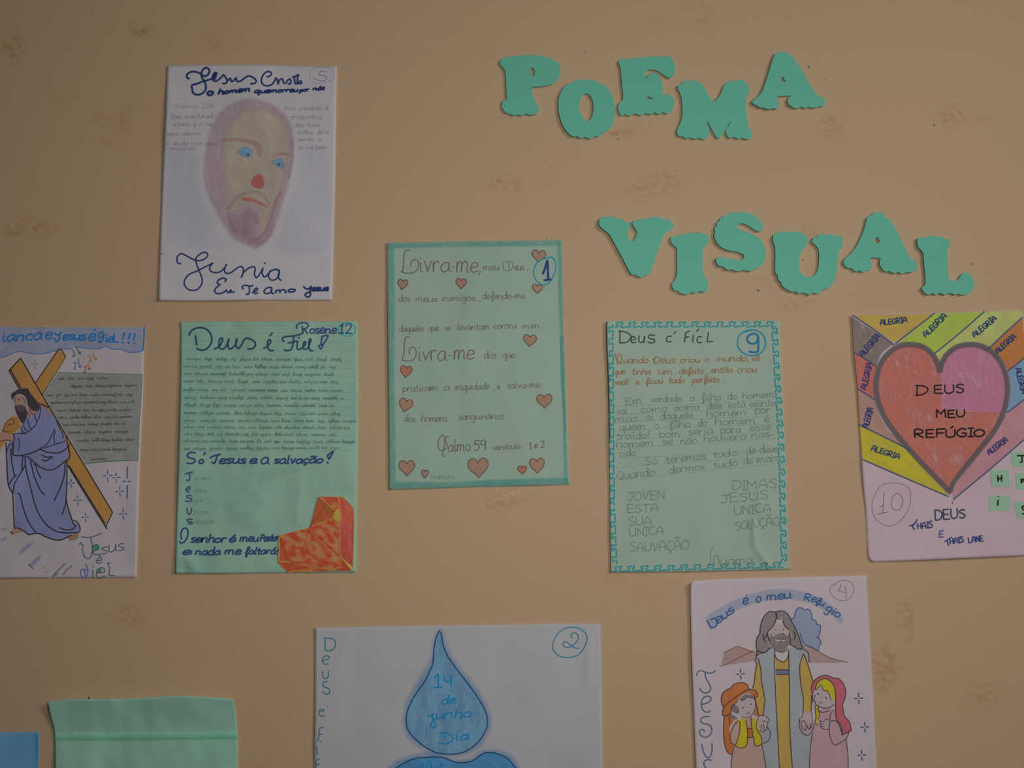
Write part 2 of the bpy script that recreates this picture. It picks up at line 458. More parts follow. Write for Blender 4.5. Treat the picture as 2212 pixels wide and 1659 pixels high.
def fleck(name, X, Y, rx, ry, col, h=.5, n=9):
    vs_ = [P(X, Y, h)]; rr = random.Random(int(X*7+Y))
    for r_, hh in ((.55, h*.8), (1, 0.02)):
        for i in range(n):
            a = 2*math.pi*i/n; k = rr.uniform(.75, 1.2)
            vs_.append(P(X+rx*r_*k*math.cos(a), Y+ry*r_*k*math.sin(a), hh))
    fs = [(0, 1+(i+1) % n, 1+i) for i in range(n)]+[(1+i, 1+(i+1) % n, 1+n+(i+1) % n, 1+n+i) for i in range(n)]
    m, nt, b = new_mat('dried_residue', C(*col), .6)
    g = grain(nt, 0, 900, 900); hs = nd(nt, 'ShaderNodeHueSaturation'); hs.inputs['Color'].default_value = C(*col)
    nt.links.new(math_node(nt, 'MULTIPLY_ADD', g, .5, .75), hs.inputs['Value']); nt.links.new(hs.outputs[0], b.inputs['Base Color'])
    return link_mesh(name, vs_, fs, [m], wall)
for X, Y, rx, ry, c in [(1747.5, 145, 1.6, 3, (70, 50, 38)), (1638, 628, 2.2, 2.6, (48, 44, 42)), (2018, 271, 1.8, 1.6, (45, 42, 40)), (1734, 561, 1.5, 1.8, (80, 62, 45)),
                        (2100, 570, 2.2, 2.6, (115, 85, 60)), (192, 1508, 2.4, 3, (35, 38, 32)), (1181, 515, 2, 1.6, (85, 95, 70)), (1265, 113, 1.3, 1.3, (60, 70, 68)),
                        (875, 1303, 1.4, 1.4, (110, 85, 60)), (1180, 346, 3.2, 4.2, (146, 124, 96)), (1336, 300, 3, 2.2, (128, 106, 78)), (1783, 170, 1.1, 1.3, (105, 80, 55))]:
    fleck('speck', X, Y, rx, ry, c, .35)
for X, Y, rx, ry in [(1090, 1072, 10, 4), (1104, 1068, 7, 3.5), (1076, 1079, 6, 3), (1072, 1055, 4, 3), (1118, 1063, 4, 3)]:
    fleck('glue_residue', X, Y, rx, ry, (168, 136, 106), .5, 11)

# ================================================================== FOAM LETTERS
LUM = .93
def foam_mat():
    m, nt, b = new_mat('eva_foam', C(79, 144, 124), .68, .3)
    g = grain(nt, 0, 1300, 1300, 3.0); g2 = grain(nt, 0, 12, 12, 2.0)
    hs = nd(nt, 'ShaderNodeHueSaturation'); hs.inputs['Color'].default_value = C(79, 144, 124)
    nt.links.new(math_node(nt, 'MULTIPLY_ADD', g, .16, math_node(nt, 'MULTIPLY_ADD', g2, .10, .87)), hs.inputs['Value'])
    nt.links.new(hs.outputs[0], b.inputs['Base Color'])
    bp = nd(nt, 'ShaderNodeBump'); bp.inputs['Strength'].default_value = .15; bp.inputs['Distance'].default_value = .0004
    nt.links.new(g, bp.inputs['Height']); nt.links.new(bp.outputs[0], b.inputs['Normal'])
    return m
FOAM = foam_mat()
def foam_letter(tr, outer, holes, label, group, th=2.6, lift=.5, tilt=(0, 0)):
    x0, y0, k = tr
    loops = []
    for t in [outer]+holes:
        l = [(x0+a/k, y0+b/k, c) for a, b, c in pts(t)[0]]
        loops.append(spline(l, 2.2, True))
    cx = sum(p[0] for p in loops[0])/len(loops[0]); cy = sum(p[1] for p in loops[0])/len(loops[0])
    org = P(cx, cy, 0)
    lift += .45
    def Z(x, y): return lift+th+(x-cx)*tilt[0]*1.6+(y-cy)*tilt[1]*1.6
    def inset(l, d, sgn):
        n = len(l); o = []
        for i in range(n):
            a, b = l[i-1], l[(i+1) % n]; dx, dy = b[0]-a[0], b[1]-a[1]; L = math.hypot(dx, dy) or 1
            o.append((l[i][0]-dy/L*d*sgn, l[i][1]+dx/L*d*sgn))
        return o
    V = []; FS = []
    tops = []
    for li, l in enumerate(loops):
        ar = sum(l[i][0]*l[(i+1) % len(l)][1]-l[(i+1) % len(l)][0]*l[i][1] for i in range(len(l)))
        sgn = (1 if ar > 0 else -1)*(1 if li == 0 else -1)
        ins = inset(l, .55, sgn)
        rings = [(l, -th), (l, -.30), (inset(l, .18, sgn), -.09), (ins, 0)]
        n = len(l); b0 = len(V)
        for rg, dz in rings:
            for x, y in rg: V.append(P(x, y, max(.05, Z(x, y)+dz)))
        for r_ in range(3):
            for i in range(n):
                j = (i+1) % n; a = b0+r_*n
                q = (a+i, a+j, a+n+j, a+n+i)
                FS.append(q if sgn*(1 if li == 0 else -1) > 0 or True else q[::-1])
        tops.append((ins, b0+3*n))
    vs_, es = [], []; back = []
    for ins, b0 in tops:
        k0 = len(vs_); n = len(ins)
        vs_ += [Vector(p) for p in ins]; es += [(k0+i, k0+(i+1) % n) for i in range(n)]; back += [b0+i for i in range(n)]
    r = delaunay_2d_cdt(vs_, es, [], 0, 1e-5)
    ov, of, orig = r[0], r[2], r[3]
    mp = {}
    for i, og in enumerate(orig):
        if og: mp[i] = back[og[0]]
        else: mp[i] = len(V); V.append(P(ov[i][0], ov[i][1], Z(*ov[i])))
    segs = [(l[i], l[(i+1) % len(l)]) for l, _ in tops for i in range(len(l))]
    for f in of:
        x = sum(ov[i][0] for i in f)/3; y = sum(ov[i][1] for i in f)/3; c = False
        for (ax, ay), (bx, by) in segs:
            if (ay > y) != (by > y) and x < (bx-ax)*(y-ay)/(by-ay)+ax: c = not c
        if c: FS.append(tuple(mp[i] for i in f))
    o = link_mesh('foam_letter', V, FS, [FOAM], None, org, smooth=False)
    import bmesh
    bm = bmesh.new(); bm.from_mesh(o.data); bmesh.ops.recalc_face_normals(bm, faces=bm.faces); bm.to_mesh(o.data); bm.free()
    # the mean normal of the face has to point into the room
    s_ = sum(p.normal.y*p.area for p in o.data.polygons if abs(p.normal.y) > .9)
    if s_ > 0: o.data.flip_normals()
    o['label'] = label; o['category'] = 'letter'; o['group'] = group
PO = (1060, 90, 5.53); MA = (1430, 90, 5.53); VI = (1280, 440, 5.2667); UA = (1660, 440, 4.8087)
G1 = 'foam letters spelling POEMA'; G2 = 'foam letters spelling VISUAL'
foam_letter(PO, "105,245 112,225 135,200! 160,190 185,185 215,188! 235,175 265,170 300,178! 320,165 350,160 390,178! 410,160 440,152 490,175! 510,160 535,152 580,170 605,178! 620,165 650,185 670,195! 705,190 730,205 755,235! 790,235 815,260 830,310 833,360 820,410 795,460 765,495 720,515 650,530 560,540 495,540! 492,580 500,640 520,690 550,740 575,790 580,830 560,855 520,870 470,875 415,862! 390,880 365,885 310,868! 285,885 250,875 225,862! 180,850 150,815 132,770 135,730 155,700 188,690! 190,640 185,550 182,450 172,370 158,330 135,300 110,265",
  ["470,345 490,310 515,330 525,365 515,410 495,400 478,375"], 'turquoise foam letter P with scalloped edges, first letter of the upper word', G1, 2.8, .6, (.004, 0))
foam_letter(PO, "808,760 810,690 825,630 860,560 910,510 950,490 990,480! 1020,462 1060,455 1090,460! 1120,448 1160,445 1200,462! 1240,460 1270,480 1285,500! 1330,500 1370,530 1410,570 1445,630 1470,700 1480,780 1478,860 1470,940 1450,1000 1410,1050 1370,1080 1330,1095! 1310,1120 1280,1135 1240,1130! 1215,1150 1180,1160 1120,1138! 1095,1152 1060,1148 1030,1128! 990,1135 950,1115 900,1065 860,1000 830,920 812,840",
  ["1062,750 1070,700 1095,650 1130,620! 1170,630 1200,670 1222,730 1225,800 1215,870 1195,920 1150,955 1110,920 1085,870 1065,810"], 'turquoise foam letter O with a narrow oval hole, between the P and the E', G1, 2.8, .7, (-.004, .003))
foam_letter(PO, "1525,250 1535,220 1570,205 1600,210 1650,218! 1665,200 1700,195 1745,208! 1765,185 1800,180 1860,198! 1885,178 1920,170 1965,190! 1990,172 2020,168 2065,188! 2090,170 2125,175 2160,200 2190,250 2205,310 2200,370 2180,410 2145,435 2105,425 2060,395 2010,360 1960,340 1900,335 1860,350 1845,380 1848,420 1862,440! 1875,410 1905,380 1945,370 1990,385 2025,430 2050,500 2058,570 2045,640! 2080,630 2120,632 2165,650 2192,690 2195,750 2170,810 2130,850 2095,862 2060,840! 2030,862 2000,868 1955,845! 1930,865 1890,868 1845,850! 1820,875 1780,880 1720,855! 1680,880 1640,885 1600,865! 1565,885 1540,860 1522,820 1520,770 1540,730 1575,700! 1580,650 1572,560 1560,450 1555,360 1545,300",
  ["1870,640! 1895,662 1945,682! 1905,688 1872,688!"], 'turquoise foam letter E with rounded arms, middle letter of the upper word', G1, 2.8, .5)
foam_letter(MA, "185,530 200,515 235,505! 255,480 290,462 345,475! 370,462 400,462 425,478! 460,490 490,520 520,570 560,640 600,700 622,715! 650,690 690,640 720,570 750,510 790,480! 830,465 870,475! 900,460 950,455 985,470 1015,510! 1045,545 1045,570 1035,580! 1048,600 1040,620 1015,650 1005,700 1000,780 1010,880 1025,980 1045,1040 1075,1080 1072,1120 1050,1160 1010,1170 950,1145! 920,1165 880,1148 850,1138! 810,1155 780,1130 762,1080 770,1040 800,1000 818,950! 790,1000 750,1070 700,1140 665,1155 640,1130 600,1060 560,990 540,945! 545,1000 565,1060 560,1110 530,1155 490,1168 440,1148! 400,1165 370,1160 330,1140! 300,1160 270,1150 240,1130! 200,1130 178,1085 185,1040 215,980 238,900 242,800 235,700 215,620 190,570",
  [], 'turquoise foam letter M, the lower-hung letter between the E and the A', G1, 2.8, .5)
foam_letter(MA, "1340,165! 1360,140 1400,132! 1425,122 1470,118 1490,130 1500,150! 1540,155 1565,180 1600,235 1650,310 1700,390 1750,480 1800,560 1835,610 1870,650! 1920,665 1950,700 1945,750 1920,775 1880,775! 1840,790 1790,790 1760,778! 1720,795 1690,790 1665,778! 1620,795 1570,790 1540,770! 1510,750 1498,700 1515,665 1540,645! 1450,650! 1380,655! 1375,680 1395,720 1395,770 1375,800 1340,800 1320,795! 1280,810 1240,800 1205,785! 1175,790 1150,775 1130,760! 1090,745 1078,715 1105,685 1150,650 1190,600 1220,530 1260,410 1300,280 1325,200",
  ["1440,415! 1475,475! 1440,478 1420,455"], 'turquoise foam letter A standing last in the upper word, beside the M', G1, 2.8, .9, (-.006, 0))
foam_letter(VI, "75,195 90,165 130,150! 165,145 210,155! 230,140 260,160 285,175! 320,172 350,190 370,212! 400,205 425,220 422,270 405,330 405,370 420,410 450,425 480,400 510,340! 495,300 465,260 452,225 470,195! 500,190 540,180! 580,165 630,178! 660,155 700,150 730,165! 765,150 800,170 820,185! 860,175 890,195 905,225! 925,240 915,275 870,310 820,345 800,390 770,460 740,550 710,640 680,720 660,780 630,810! 590,825 550,838 510,825 490,808! 450,808 425,780 390,720 350,640 290,530 230,420 185,345 130,300 90,265 72,235",
  [], 'turquoise foam letter V with scalloped tops, first letter of the lower word', G2, 2.8, 1.0, (-.008, 0))
foam_letter(VI, "885,410 895,380 930,370 975,370! 1000,350 1040,340 1075,350! 1110,328 1150,335 1180,345! 1210,320 1240,325 1265,345! 1300,345 1325,385 1325,430 1300,470 1265,500 1255,560 1252,680 1258,780 1280,840! 1305,870 1318,920 1300,980 1270,1008 1215,990! 1175,1020 1120,1005! 1090,1030 1050,1032 1000,1018 965,990! 930,990 905,950 905,910 935,870 955,820 962,720 960,600 958,510 940,490 905,460",
  [], 'turquoise foam letter I shaped like a spool, between the V and the S', G2, 2.8, .6)
foam_letter(VI, "1940,265 1925,300 1900,318 1860,310 1820,285 1770,250 1720,228 1680,225 1650,240 1640,260 1665,285 1720,310 1790,335 1850,365 1910,410 1950,470 1970,540 1965,620 1935,680 1890,725 1850,745! 1800,765 1750,762 1700,755! 1660,772 1610,760 1580,750! 1540,755 1510,740 1490,715! 1450,715 1420,690 1400,650 1410,620 1450,605 1530,615 1620,635 1690,640 1720,615 1722,590 1690,565 1620,545 1540,530 1470,500 1420,455 1390,400 1385,350 1395,320! 1385,300 1388,270 1410,260! 1415,215 1440,200! 1455,165 1480,160! 1500,135 1540,125! 1570,105 1610,95 1660,110! 1700,92 1740,98 1770,115! 1820,120 1850,150! 1885,165 1900,205! 1932,230",
  [], 'turquoise foam letter S with scalloped outer curve, between the I and the U', G2, 2.8, .9, (-.005, .002))
foam_letter(UA, "45,340 60,318 90,305! 115,288 150,290 180,298! 215,288 260,288 290,300! 330,298 365,310 380,335! 412,355 415,385 395,420 365,470 335,510 318,570 318,640 330,700 360,740 400,760 440,758 480,735 510,690 522,620 525,540 518,480 495,440 460,410 450,390 465,352! 500,345 520,325! 550,312 600,325! 640,312 690,330! 730,335 765,345 772,375! 765,400! 778,425 765,455 735,490 722,560 715,640 708,720 690,790 660,840 620,880! 580,890 545,910! 510,935 460,925! 425,950 380,930 350,925! 310,935 280,910! 240,915 200,895 160,870! 135,845 130,815! 100,790 95,745! 70,715 68,640 70,540 65,450 48,400",
  [], 'turquoise foam letter U with a pinched opening, between the S and the A', G2, 2.8, .8, (-.004, 0))
foam_letter(UA, "1020,155 1040,130! 1075,115! 1095,92 1130,88 1180,95 1205,125 1215,150! 1255,158 1280,195 1320,260 1360,340 1400,420 1450,520 1480,575! 1515,590 1540,625 1545,665 1520,700 1480,715! 1430,715 1390,728 1340,708! 1310,725 1270,710 1250,700! 1210,705 1180,680 1155,630 1155,600 1165,565! 1060,560! 1065,600 1075,640 1065,680 1035,690! 985,710 935,695! 905,705 880,690 862,670! 820,665 790,640 775,605 795,570 850,520 900,460 940,390 980,300 1005,220",
  ["1125,345! 1152,385 1140,405 1115,415 1090,395"], 'turquoise foam letter A with a small triangular hole, between the U and the L', G2, 2.8, .8)
foam_letter(UA, "1545,385 1550,360 1590,345! 1625,350! 1640,350! 1670,340 1710,332 1745,345! 1780,338 1810,350 1825,368! 1870,370 1888,405 1870,460 1858,520 1862,620 1865,720 1880,780 1910,805 1960,795 1985,770 2005,735 2035,715 2075,722 2115,760 2138,820 2130,880 2100,920 2060,940! 2010,950 1970,935! 1935,948 1900,930 1870,928! 1830,948 1780,925! 1740,945 1700,932! 1660,945 1625,930 1590,885 1600,865 1625,840 1630,780 1620,680 1612,580 1605,515 1580,480 1555,450 1545,420!",
  [], 'turquoise foam letter L with a curled foot, last letter of the lower word', G2, 2.8, .8, (-.004, 0))
GP = 'handmade posters on the painted wall'
def ridge(x0, y0, x1, y1, w, a):
    """a bent fold line in a sheet from one pixel to another, a millimetres high"""
    L = math.hypot(x1-x0, y1-y0); ux, uy = (x1-x0)/L, (y1-y0)/L
    def f(X, Y):
        t = (X-x0)*ux+(Y-y0)*uy; d = -(X-x0)*uy+(Y-y0)*ux
        e = max(0, min(1, t/(L*.25)))*max(0, min(1, (L-t)/(L*.25)))
        return a*e*math.exp(-abs(d)/w)
    return f
def liftx(x0, x1, a):   # rises from 0 at x0 to a at x1 (quadratic)
    return lambda X, Y: a*max(0, min(1.3, (X-x0)/(x1-x0)))**2
def lifty(y0, y1, a):
    return lambda X, Y: a*max(0, min(1.3, (Y-y0)/(y1-y0)))**2
def add(*fs): return lambda X, Y: sum(f(X, Y) for f in fs)

# ================================================================== POSTER 5: portrait
LUM = .69
s = Sheet('poster', 'white sheet with a pencil portrait of a bearded man with a red nose', [
  [(361, 142), (450, 139.5), (560, 140), (650, 142), (728, 143)], [(728, 143), (726, 250), (724, 390), (720, 560), (717.5, 648)],
  [(342, 648.5), (420, 650), (560, 648), (640, 649), (717.5, 648)], [(361, 142), (357, 250), (350, 390), (345, 540), (342, 648.5)]],
  paper_mat((137, 132, 134), .04, (128, 134, 145), .5, 2), GP, 1.8, 1.1, 120, 5, add(liftx(400, 345, 1.0), ridge(352, 420, 350, 640, 20, -.8), lifty(560, 650, 1.2)))
s.T(330, 130, 5.2667)
mauve = ink((128, 110, 116), .74, 'crayon', 78); skin = ink((154, 145, 128), .85, 'crayon', 60)
s.fill('shading#30', "140,1000 560,1050 560,1400 700,1800 900,2120 800,2180 300,2150 110,1900 120,1400", ink((120, 128, 140), .22, 'crayon', 85), 90, 1, grid=10)
s.fill('shading#1', "1650,1050 2030,1000 2030,2100 1700,2250 1350,2150 1480,1750 1600,1400", ink((120, 128, 140), .22, 'crayon', 85), 90, 1, grid=10)
s.fill('drawn_head', "1080,415 1250,440 1400,510 1510,600 1585,710 1615,850 1612,1000 1600,1150 1575,1300 1560,1430 1535,1530 1485,1650 1450,1780 1410,1900 1375,2000 1300,2090 1230,2140 1180,2175 1110,2145 960,2085 860,1995 795,1890 735,1790 685,1690 635,1600 595,1500 570,1400 560,1250 580,1050 605,900 640,780 715,640 800,535 930,455", mauve, 45, 2, grid=8)
s.fill('drawn_head', "1050,520 1200,530 1350,560 1480,650 1545,760 1570,900 1570,1080 1540,1200 1500,1400 1440,1550 1390,1640 1350,1800 1300,1950 1240,2010 1200,1990 1190,1900 1200,1780 1150,1670 1060,1680 980,1740 860,1760 830,1650 820,1500 800,1400 780,1250 770,1100 770,950 810,820 880,700 970,590", skin, 60, 3, grid=8)
s.fill('drawn_head/beard', "870,1760 1000,1730 1070,1670 1150,1680 1185,1770 1195,1900 1190,2000 1250,2010 1330,1900 1380,1800 1400,1900 1360,1990 1290,2080 1190,2140 1050,2080 930,2000 870,1900", ink((122, 102, 110), .5, 'crayon', 95), 50, 4)
s.fill('drawn_head/moustache', "830,1700 880,1600 950,1520 1060,1480 1180,1470 1280,1520 1340,1640 1310,1690 1270,1590 1170,1530 1060,1550 960,1600 900,1700", ink((124, 104, 114), .5, 'crayon', 30), 28, 4)
s.fill('drawn_head/eyebrow', "780,900 900,880 1050,885 1200,925 1245,985 1235,1095 1195,1095 1165,1010 1120,965 1000,930 870,930 790,940|1340,1115 1395,1060 1500,1040 1580,1078 1540,1098 1440,1085 1370,1122", ink((128, 106, 108), .75, 'crayon', 10), 18, 4)
s.fill('drawn_head/eye', "955,1060 1000,1000 1060,983 1120,1000 1138,1050 1120,1103 1060,1110 1000,1085", ink((90, 124, 146), 1.0, 'crayon', 60), 10, 5)
s.fill('drawn_head/eye#2', "1345,1160 1380,1130 1450,1108 1495,1150 1502,1220 1490,1258 1430,1222 1370,1190", ink((90, 124, 146), 1.0, 'crayon', 60), 10, 5)
s.st('drawn_head/eye', "1078,1080 1092,1072", 26, ink((58, 62, 58), .9)); s.st('drawn_head/eye#2', "1428,1185 1440,1187", 26, ink((58, 62, 58), .9))
s.fill('drawn_head/nose=red shaded nose', "1112,1395 1150,1318 1210,1293 1258,1318 1272,1390 1266,1440 1230,1467 1180,1462 1130,1435", ink((172, 94, 92), .95, 'crayon', 70), 14, 5)
s.fill('drawn_head/mouth', "1000,1568 1060,1553 1150,1573 1250,1618 1315,1685 1275,1672 1200,1640 1120,1610 1040,1605", ink((172, 104, 96), .95, 'crayon', 20), 14, 5)
br = ink((118, 98, 102), .36, 'pencil')
s.st('drawn_head', "1460,1500 1400,1620 1355,1760 1300,1920 1230,2010 1150,2050|860,1740 880,1850 940,1960|1050,1900 1055,1970|1170,1750 1185,1850|1590,900 1590,1100 1550,1350", 34, br, 5)
pc = ink((108, 102, 108), .5, 'pencil')
for t, a, b, c, d, h in [('Salmo 128', 245, 545, 690, 540, 30), ('Bem aventurado', 205, 670, 705, 662, 34), ('aquele q o Sen', 215, 748, 700, 745, 30), ('teme sempre', 150, 858, 540, 852, 28), ('E anda nos seus', 145, 968, 730, 965, 26), ('caminhos', 130, 1022, 470, 1022, 28),
                         ('Pois comerás d', 1490, 572, 1990, 565, 30), ('trabalho', 1565, 672, 1920, 665, 28), ('das tuas', 1600, 762, 1900, 755, 28), ('mãos, feliz', 1650, 840, 2000, 835, 26), ('serás, e', 1640, 920, 1915, 918, 26), ('te irá bem', 1650, 1010, 1975, 1010, 26)]:
    s.tx('handwriting' if a < 1000 else 'handwriting#9', t, a, b, c, d, h, 7.5, pc, .25)
s.st('number', "1785,180 1800,115 1870,82 1960,75 2040,105 2068,150 2055,210 1985,248 1890,264 1815,242 1785,190", 7, pc)
s.st('number', "1905,122 1985,130|1912,122 1885,165! 1960,178 1980,208 1940,238 1870,222 1830,205", 10, ink((100, 98, 125), .8, 'pencil'))
nv = ink((24, 40, 78))
s.st('heading', "418,207 396,205 387,180 400,152 440,132 490,132 540,150 585,180 622,170 645,130 632,95 600,87 570,108 553,150 562,200 593,250 606,310 590,352 550,385 500,392 460,372 450,330 448,285 500,270 560,245 620,228 665,215", 20, nv)
s.st('heading', "665,215 715,175 728,145 706,142 684,180 686,225 715,240 755,218 790,185 808,165 835,205 848,240 825,265 795,262|848,235 885,205 888,235 915,238 950,200 958,240 1000,236 1050,200 1090,180 1140,195 1178,235 1155,265 1112,266", 18, nv)
s.st('heading', "690,225 700,160 718,165 705,215", 24, nv)
s.st('heading', "1300,190 1340,175 1350,145 1320,128 1280,142 1245,190 1236,240 1260,280 1310,292 1360,272 1392,225! 1400,200 1415,215 1425,275! 1440,230 1465,212 1480,215 1485,250 1510,262 1540,225 1562,215 1575,245 1562,270 1540,268|1610,180 1622,270 1640,262|1590,195 1665,168|1652,158 1645,250 1662,262|1692,235 1670,240 1665,260 1685,268 1700,250", 17, nv)
s.tx('heading', "o", 615, 395, 680, 395, 48, 24, nv); s.tx('heading', "homem", 740, 388, 1100, 352, 32, 19, nv, .5)
s.tx('heading', "que", 1150, 375, 1330, 368, 30, 18, nv, .3); s.tx('heading', "morreu", 1340, 368, 1645, 358, 28, 17, nv, .3)
s.tx('heading', "por", 1670, 362, 1775, 350, 26, 16, nv, .3); s.tx('heading', "nós", 1820, 345, 1950, 335, 26, 16, nv, .3)
s.T(330, 390, 5.2667)
s.st('signature', "320,945 287,940 275,900 285,860 320,832 360,842 410,870 470,900 530,912 590,892 625,852 615,822 570,820 520,850 490,892 500,950 530,1030 560,1110 560,1170 520,1230 460,1250 400,1235 360,1180 370,1120 420,1065 500,1030 580,990 640,960 687,935! 650,985 655,1025 700,1045 760,1040 810,1000 842,952! 815,1010 830,1050 880,1052 940,1010 990,980 1022,985 1032,1020 1022,1070 1005,1106! 1040,1040 1100,992 1150,980 1167,1010 1157,1060 1180,1104 1220,1060 1256,990! 1245,1050 1270,1097 1315,1062 1335,1032 1400,1010 1440,1022|1440,1022 1395,1012 1335,1035 1318,1090 1350,1132 1400,1122 1435,1080 1440,1020! 1430,1100 1462,1137|1268,935 1280,942", 15, nv)
s.st('signature', "820,1152 838,1125 800,1110 750,1130 735,1168 765,1185 722,1220 705,1260 740,1287 800,1275 835,1248 840,1240! 850,1270 870,1275 890,1240 895,1270 932,1265|1030,1235 1018,1210 1050,1190 1110,1202 1142,1190|1092,1200 1102,1240 1092,1290 1060,1292|1130,1275 1190,1245 1182,1222 1152,1250 1160,1287 1197,1275|1350,1215 1300,1222 1265,1260 1290,1287 1340,1270 1357,1215! 1352,1280 1380,1282", 16, nv)
s.tx('signature', "mo", 1390, 1282, 1615, 1265, 36, 16, nv)
s.st('signature', "1715,1205 1735,1225 1770,1235 1805,1200! 1790,1260 1795,1300 1770,1325 1737,1310 1742,1285 1800,1262", 18, nv)
s.tx('signature', "esus", 1810, 1258, 1995, 1248, 34, 20, nv)
s.st('pen_mark', "80,835 130,830", 6, ink((60, 70, 100), .7)); s.flush()

# ================================================================== POSTER 1: hearts
LUM = .93
s = Sheet('poster', 'pale green psalm poster bordered in turquoise pencil with small pink hearts', [
  [(836, 524), (900, 522.5), (1010, 520.5), (1120, 520), (1214, 518)], [(1214, 518), (1216, 640), (1220, 780), (1226, 940), (1230.5, 1047)],
  [(841, 1057.5), (930, 1055), (1040, 1051), (1140, 1049), (1230.5, 1047)], [(836, 524), (837, 650), (838.5, 790), (840, 930), (841, 1057.5)]],
  paper_mat((123, 141, 126), .05, (112, 140, 126), .5, 80), GP, 1.8, 1.0, 130, 1, add(ridge(1010, 520, 1020, 1060, 25, .9), liftx(870, 836, 1.2)))
s.T(820, 510, 5.2667)
tq = ink((78, 134, 126), .68, 'hatch', 5); tqv = ink((80, 136, 127), .66, 'hatch', 82)
s.fill('pencil_border', "85,74 600,62 1300,54 2078,45 2080,120 1500,128 800,135 170,150 88,160", tq, 30, 2, sharp=True)
s.fill('pencil_border#2', "85,90 175,110 185,700 180,1500 190,2200 200,2870 112,2882 100,1500", tqv, 30, 2, sharp=True)
s.fill('pencil_border#3', "2010,80 2080,50 2090,400 2110,1400 2130,2200 2158,2830 2090,2830 2080,2300 2055,1500 2030,800", tqv, 25, 2, sharp=True)
s.fill('pencil_border#3', "2045,1150 2100,1100 2115,1800 2130,2250 2110,2320 2060,1700", tqv, 12, 3, sharp=True)
s.fill('pencil_border#4', "112,2882 180,2780 700,2790 1300,2760 2155,2730 2158,2825 1300,2862 600,2875", tq, 30, 2, sharp=True)
rb = ink((104, 82, 78), .85, 'pencil'); rb2 = ink((104, 86, 80), .62, 'pencil')
s.st('handwriting', "345,165 312,155 287,180 277,250 272,330 262,400 245,402 300,422 370,417 420,392 442,340 440,290 410,265 375,280 358,310 356,345", 11, rb)
s.tx('handwriting', "ivra", 447, 408, 800, 402, 112, 11, rb, .0); s.tx('handwriting', "-", 815, 375, 850, 375, 50, 10, rb); s.tx('handwriting', "me,", 868, 405, 1150, 405, 112, 11, rb, .05)
s.tx('handwriting', "meu", 1172, 388, 1355, 386, 45, 9, rb2); s.st('handwriting', "1405,288 1414,388|1435,300 1470,285 1510,305 1515,350 1480,390 1425,392|1470,300 1475,380", 9, rb2)
s.tx('handwriting', "eus ,", 1530, 385, 1690, 385, 45, 9, rb2)
for t, a, b, c, d, h in [('dos', 215, 745, 345, 742, 45), ('meus', 408, 745, 655, 742, 43), ('inimigos ,', 700, 740, 1145, 732, 43), ('defende-me', 1165, 718, 1648, 710, 43),
                         ('daqueles', 225, 1085, 500, 1083, 42), ('que', 555, 1080, 670, 1078, 42), ('se', 742, 1076, 805, 1075, 42), ('levantam', 880, 1070, 1250, 1060, 45), ('contra', 1298, 1055, 1555, 1050, 42), ('mim', 1618, 1050, 1815, 1045, 36),
                         ('dos', 1187, 1392, 1325, 1390, 48), ('que', 1397, 1388, 1532, 1385, 46)]:
    s.tx('handwriting', t, a, b, c, d, h, 8.5, rb2, .05)
s.st('handwriting', "342,1150 312,1145 289,1180 281,1260 279,1340 262,1405 320,1422 380,1410 415,1360 415,1300 382,1260 348,1275 338,1310 342,1345", 11, rb)
s.tx('handwriting', "ivra", 435, 1418, 755, 1412, 108, 11, rb, .0); s.tx('handwriting', "-", 780, 1380, 815, 1380, 50, 10, rb); s.tx('handwriting', "me", 842, 1408, 1065, 1402, 100, 11, rb, .05)
hm = ink((146, 110, 94), 1.0, 'crayon', 70); ho = ink((86, 66, 56), .8); hm2 = ink((150, 96, 78), 1.05, 'crayon', 50)
k = 0
for cx, cy, w, h, t in [(1810, 230, 158, 138, .1), (260, 552, 108, 122, .15), (927, 542, 118, 120, .1), (1796, 602, 116, 104, .05), (1709, 1190, 148, 135, .1)]:
    k += 1; s.heart('heart#%d' % k, cx, cy, w, h, t, hm, ho)
tl = ink((32, 124, 142), .9)
s.st('number', "1905,245 1960,240 2000,290 2005,370 1980,450 1930,530 1870,555 1810,530 1765,470 1755,390 1790,310 1850,265 1905,248 1960,240 1990,275", 13, tl)
s.st('number/numeral=navy numeral one', "1858,432 1890,345 1908,275! 1914,350 1918,488|1875,502 1948,492", 22, ink((32, 52, 104)))
s.T(820, 780, 5.2667)
for t, a, b, c, d, h in [('praticam', 262, 345, 650, 335, 45), ('a', 727, 332, 797, 332, 48), ('iniquidade', 852, 330, 1245, 318, 43), (', e', 1298, 325, 1368, 315, 42), ('salva-me', 1450, 312, 1820, 300, 45),
                         ('dos', 282, 688, 402, 688, 45), ('homens', 475, 688, 768, 685, 45), ('sanguinários', 900, 668, 1415, 658, 42)]:
    s.tx('handwriting', t, a, b, c, d, h, 8.5, rb2, .05)
s.st('handwriting', "722,838 685,870 666,940 680,1005 712,1018 755,1000 768,950 750,905 752,868 790,855|718,835 742,880 735,980 716,1050 722,1085 742,1080", 9.5, rb)
s.tx('handwriting', "almo", 780, 1028, 1030, 1022, 72, 9.5, rb, 0); s.tx('handwriting', "59", 1068, 1015, 1198, 1012, 72, 10, rb, .1)
s.tx('handwriting', "versículo :", 1287, 1012, 1650, 995, 38, 9, rb2); s.tx('handwriting', "1 e 2", 1700, 998, 1872, 982, 45, 9.5, rb)
s.tx('signature', "Francine", 578, 1345, 850, 1340, 34, 6.5, ink((98, 118, 108), .65, 'pencil'))
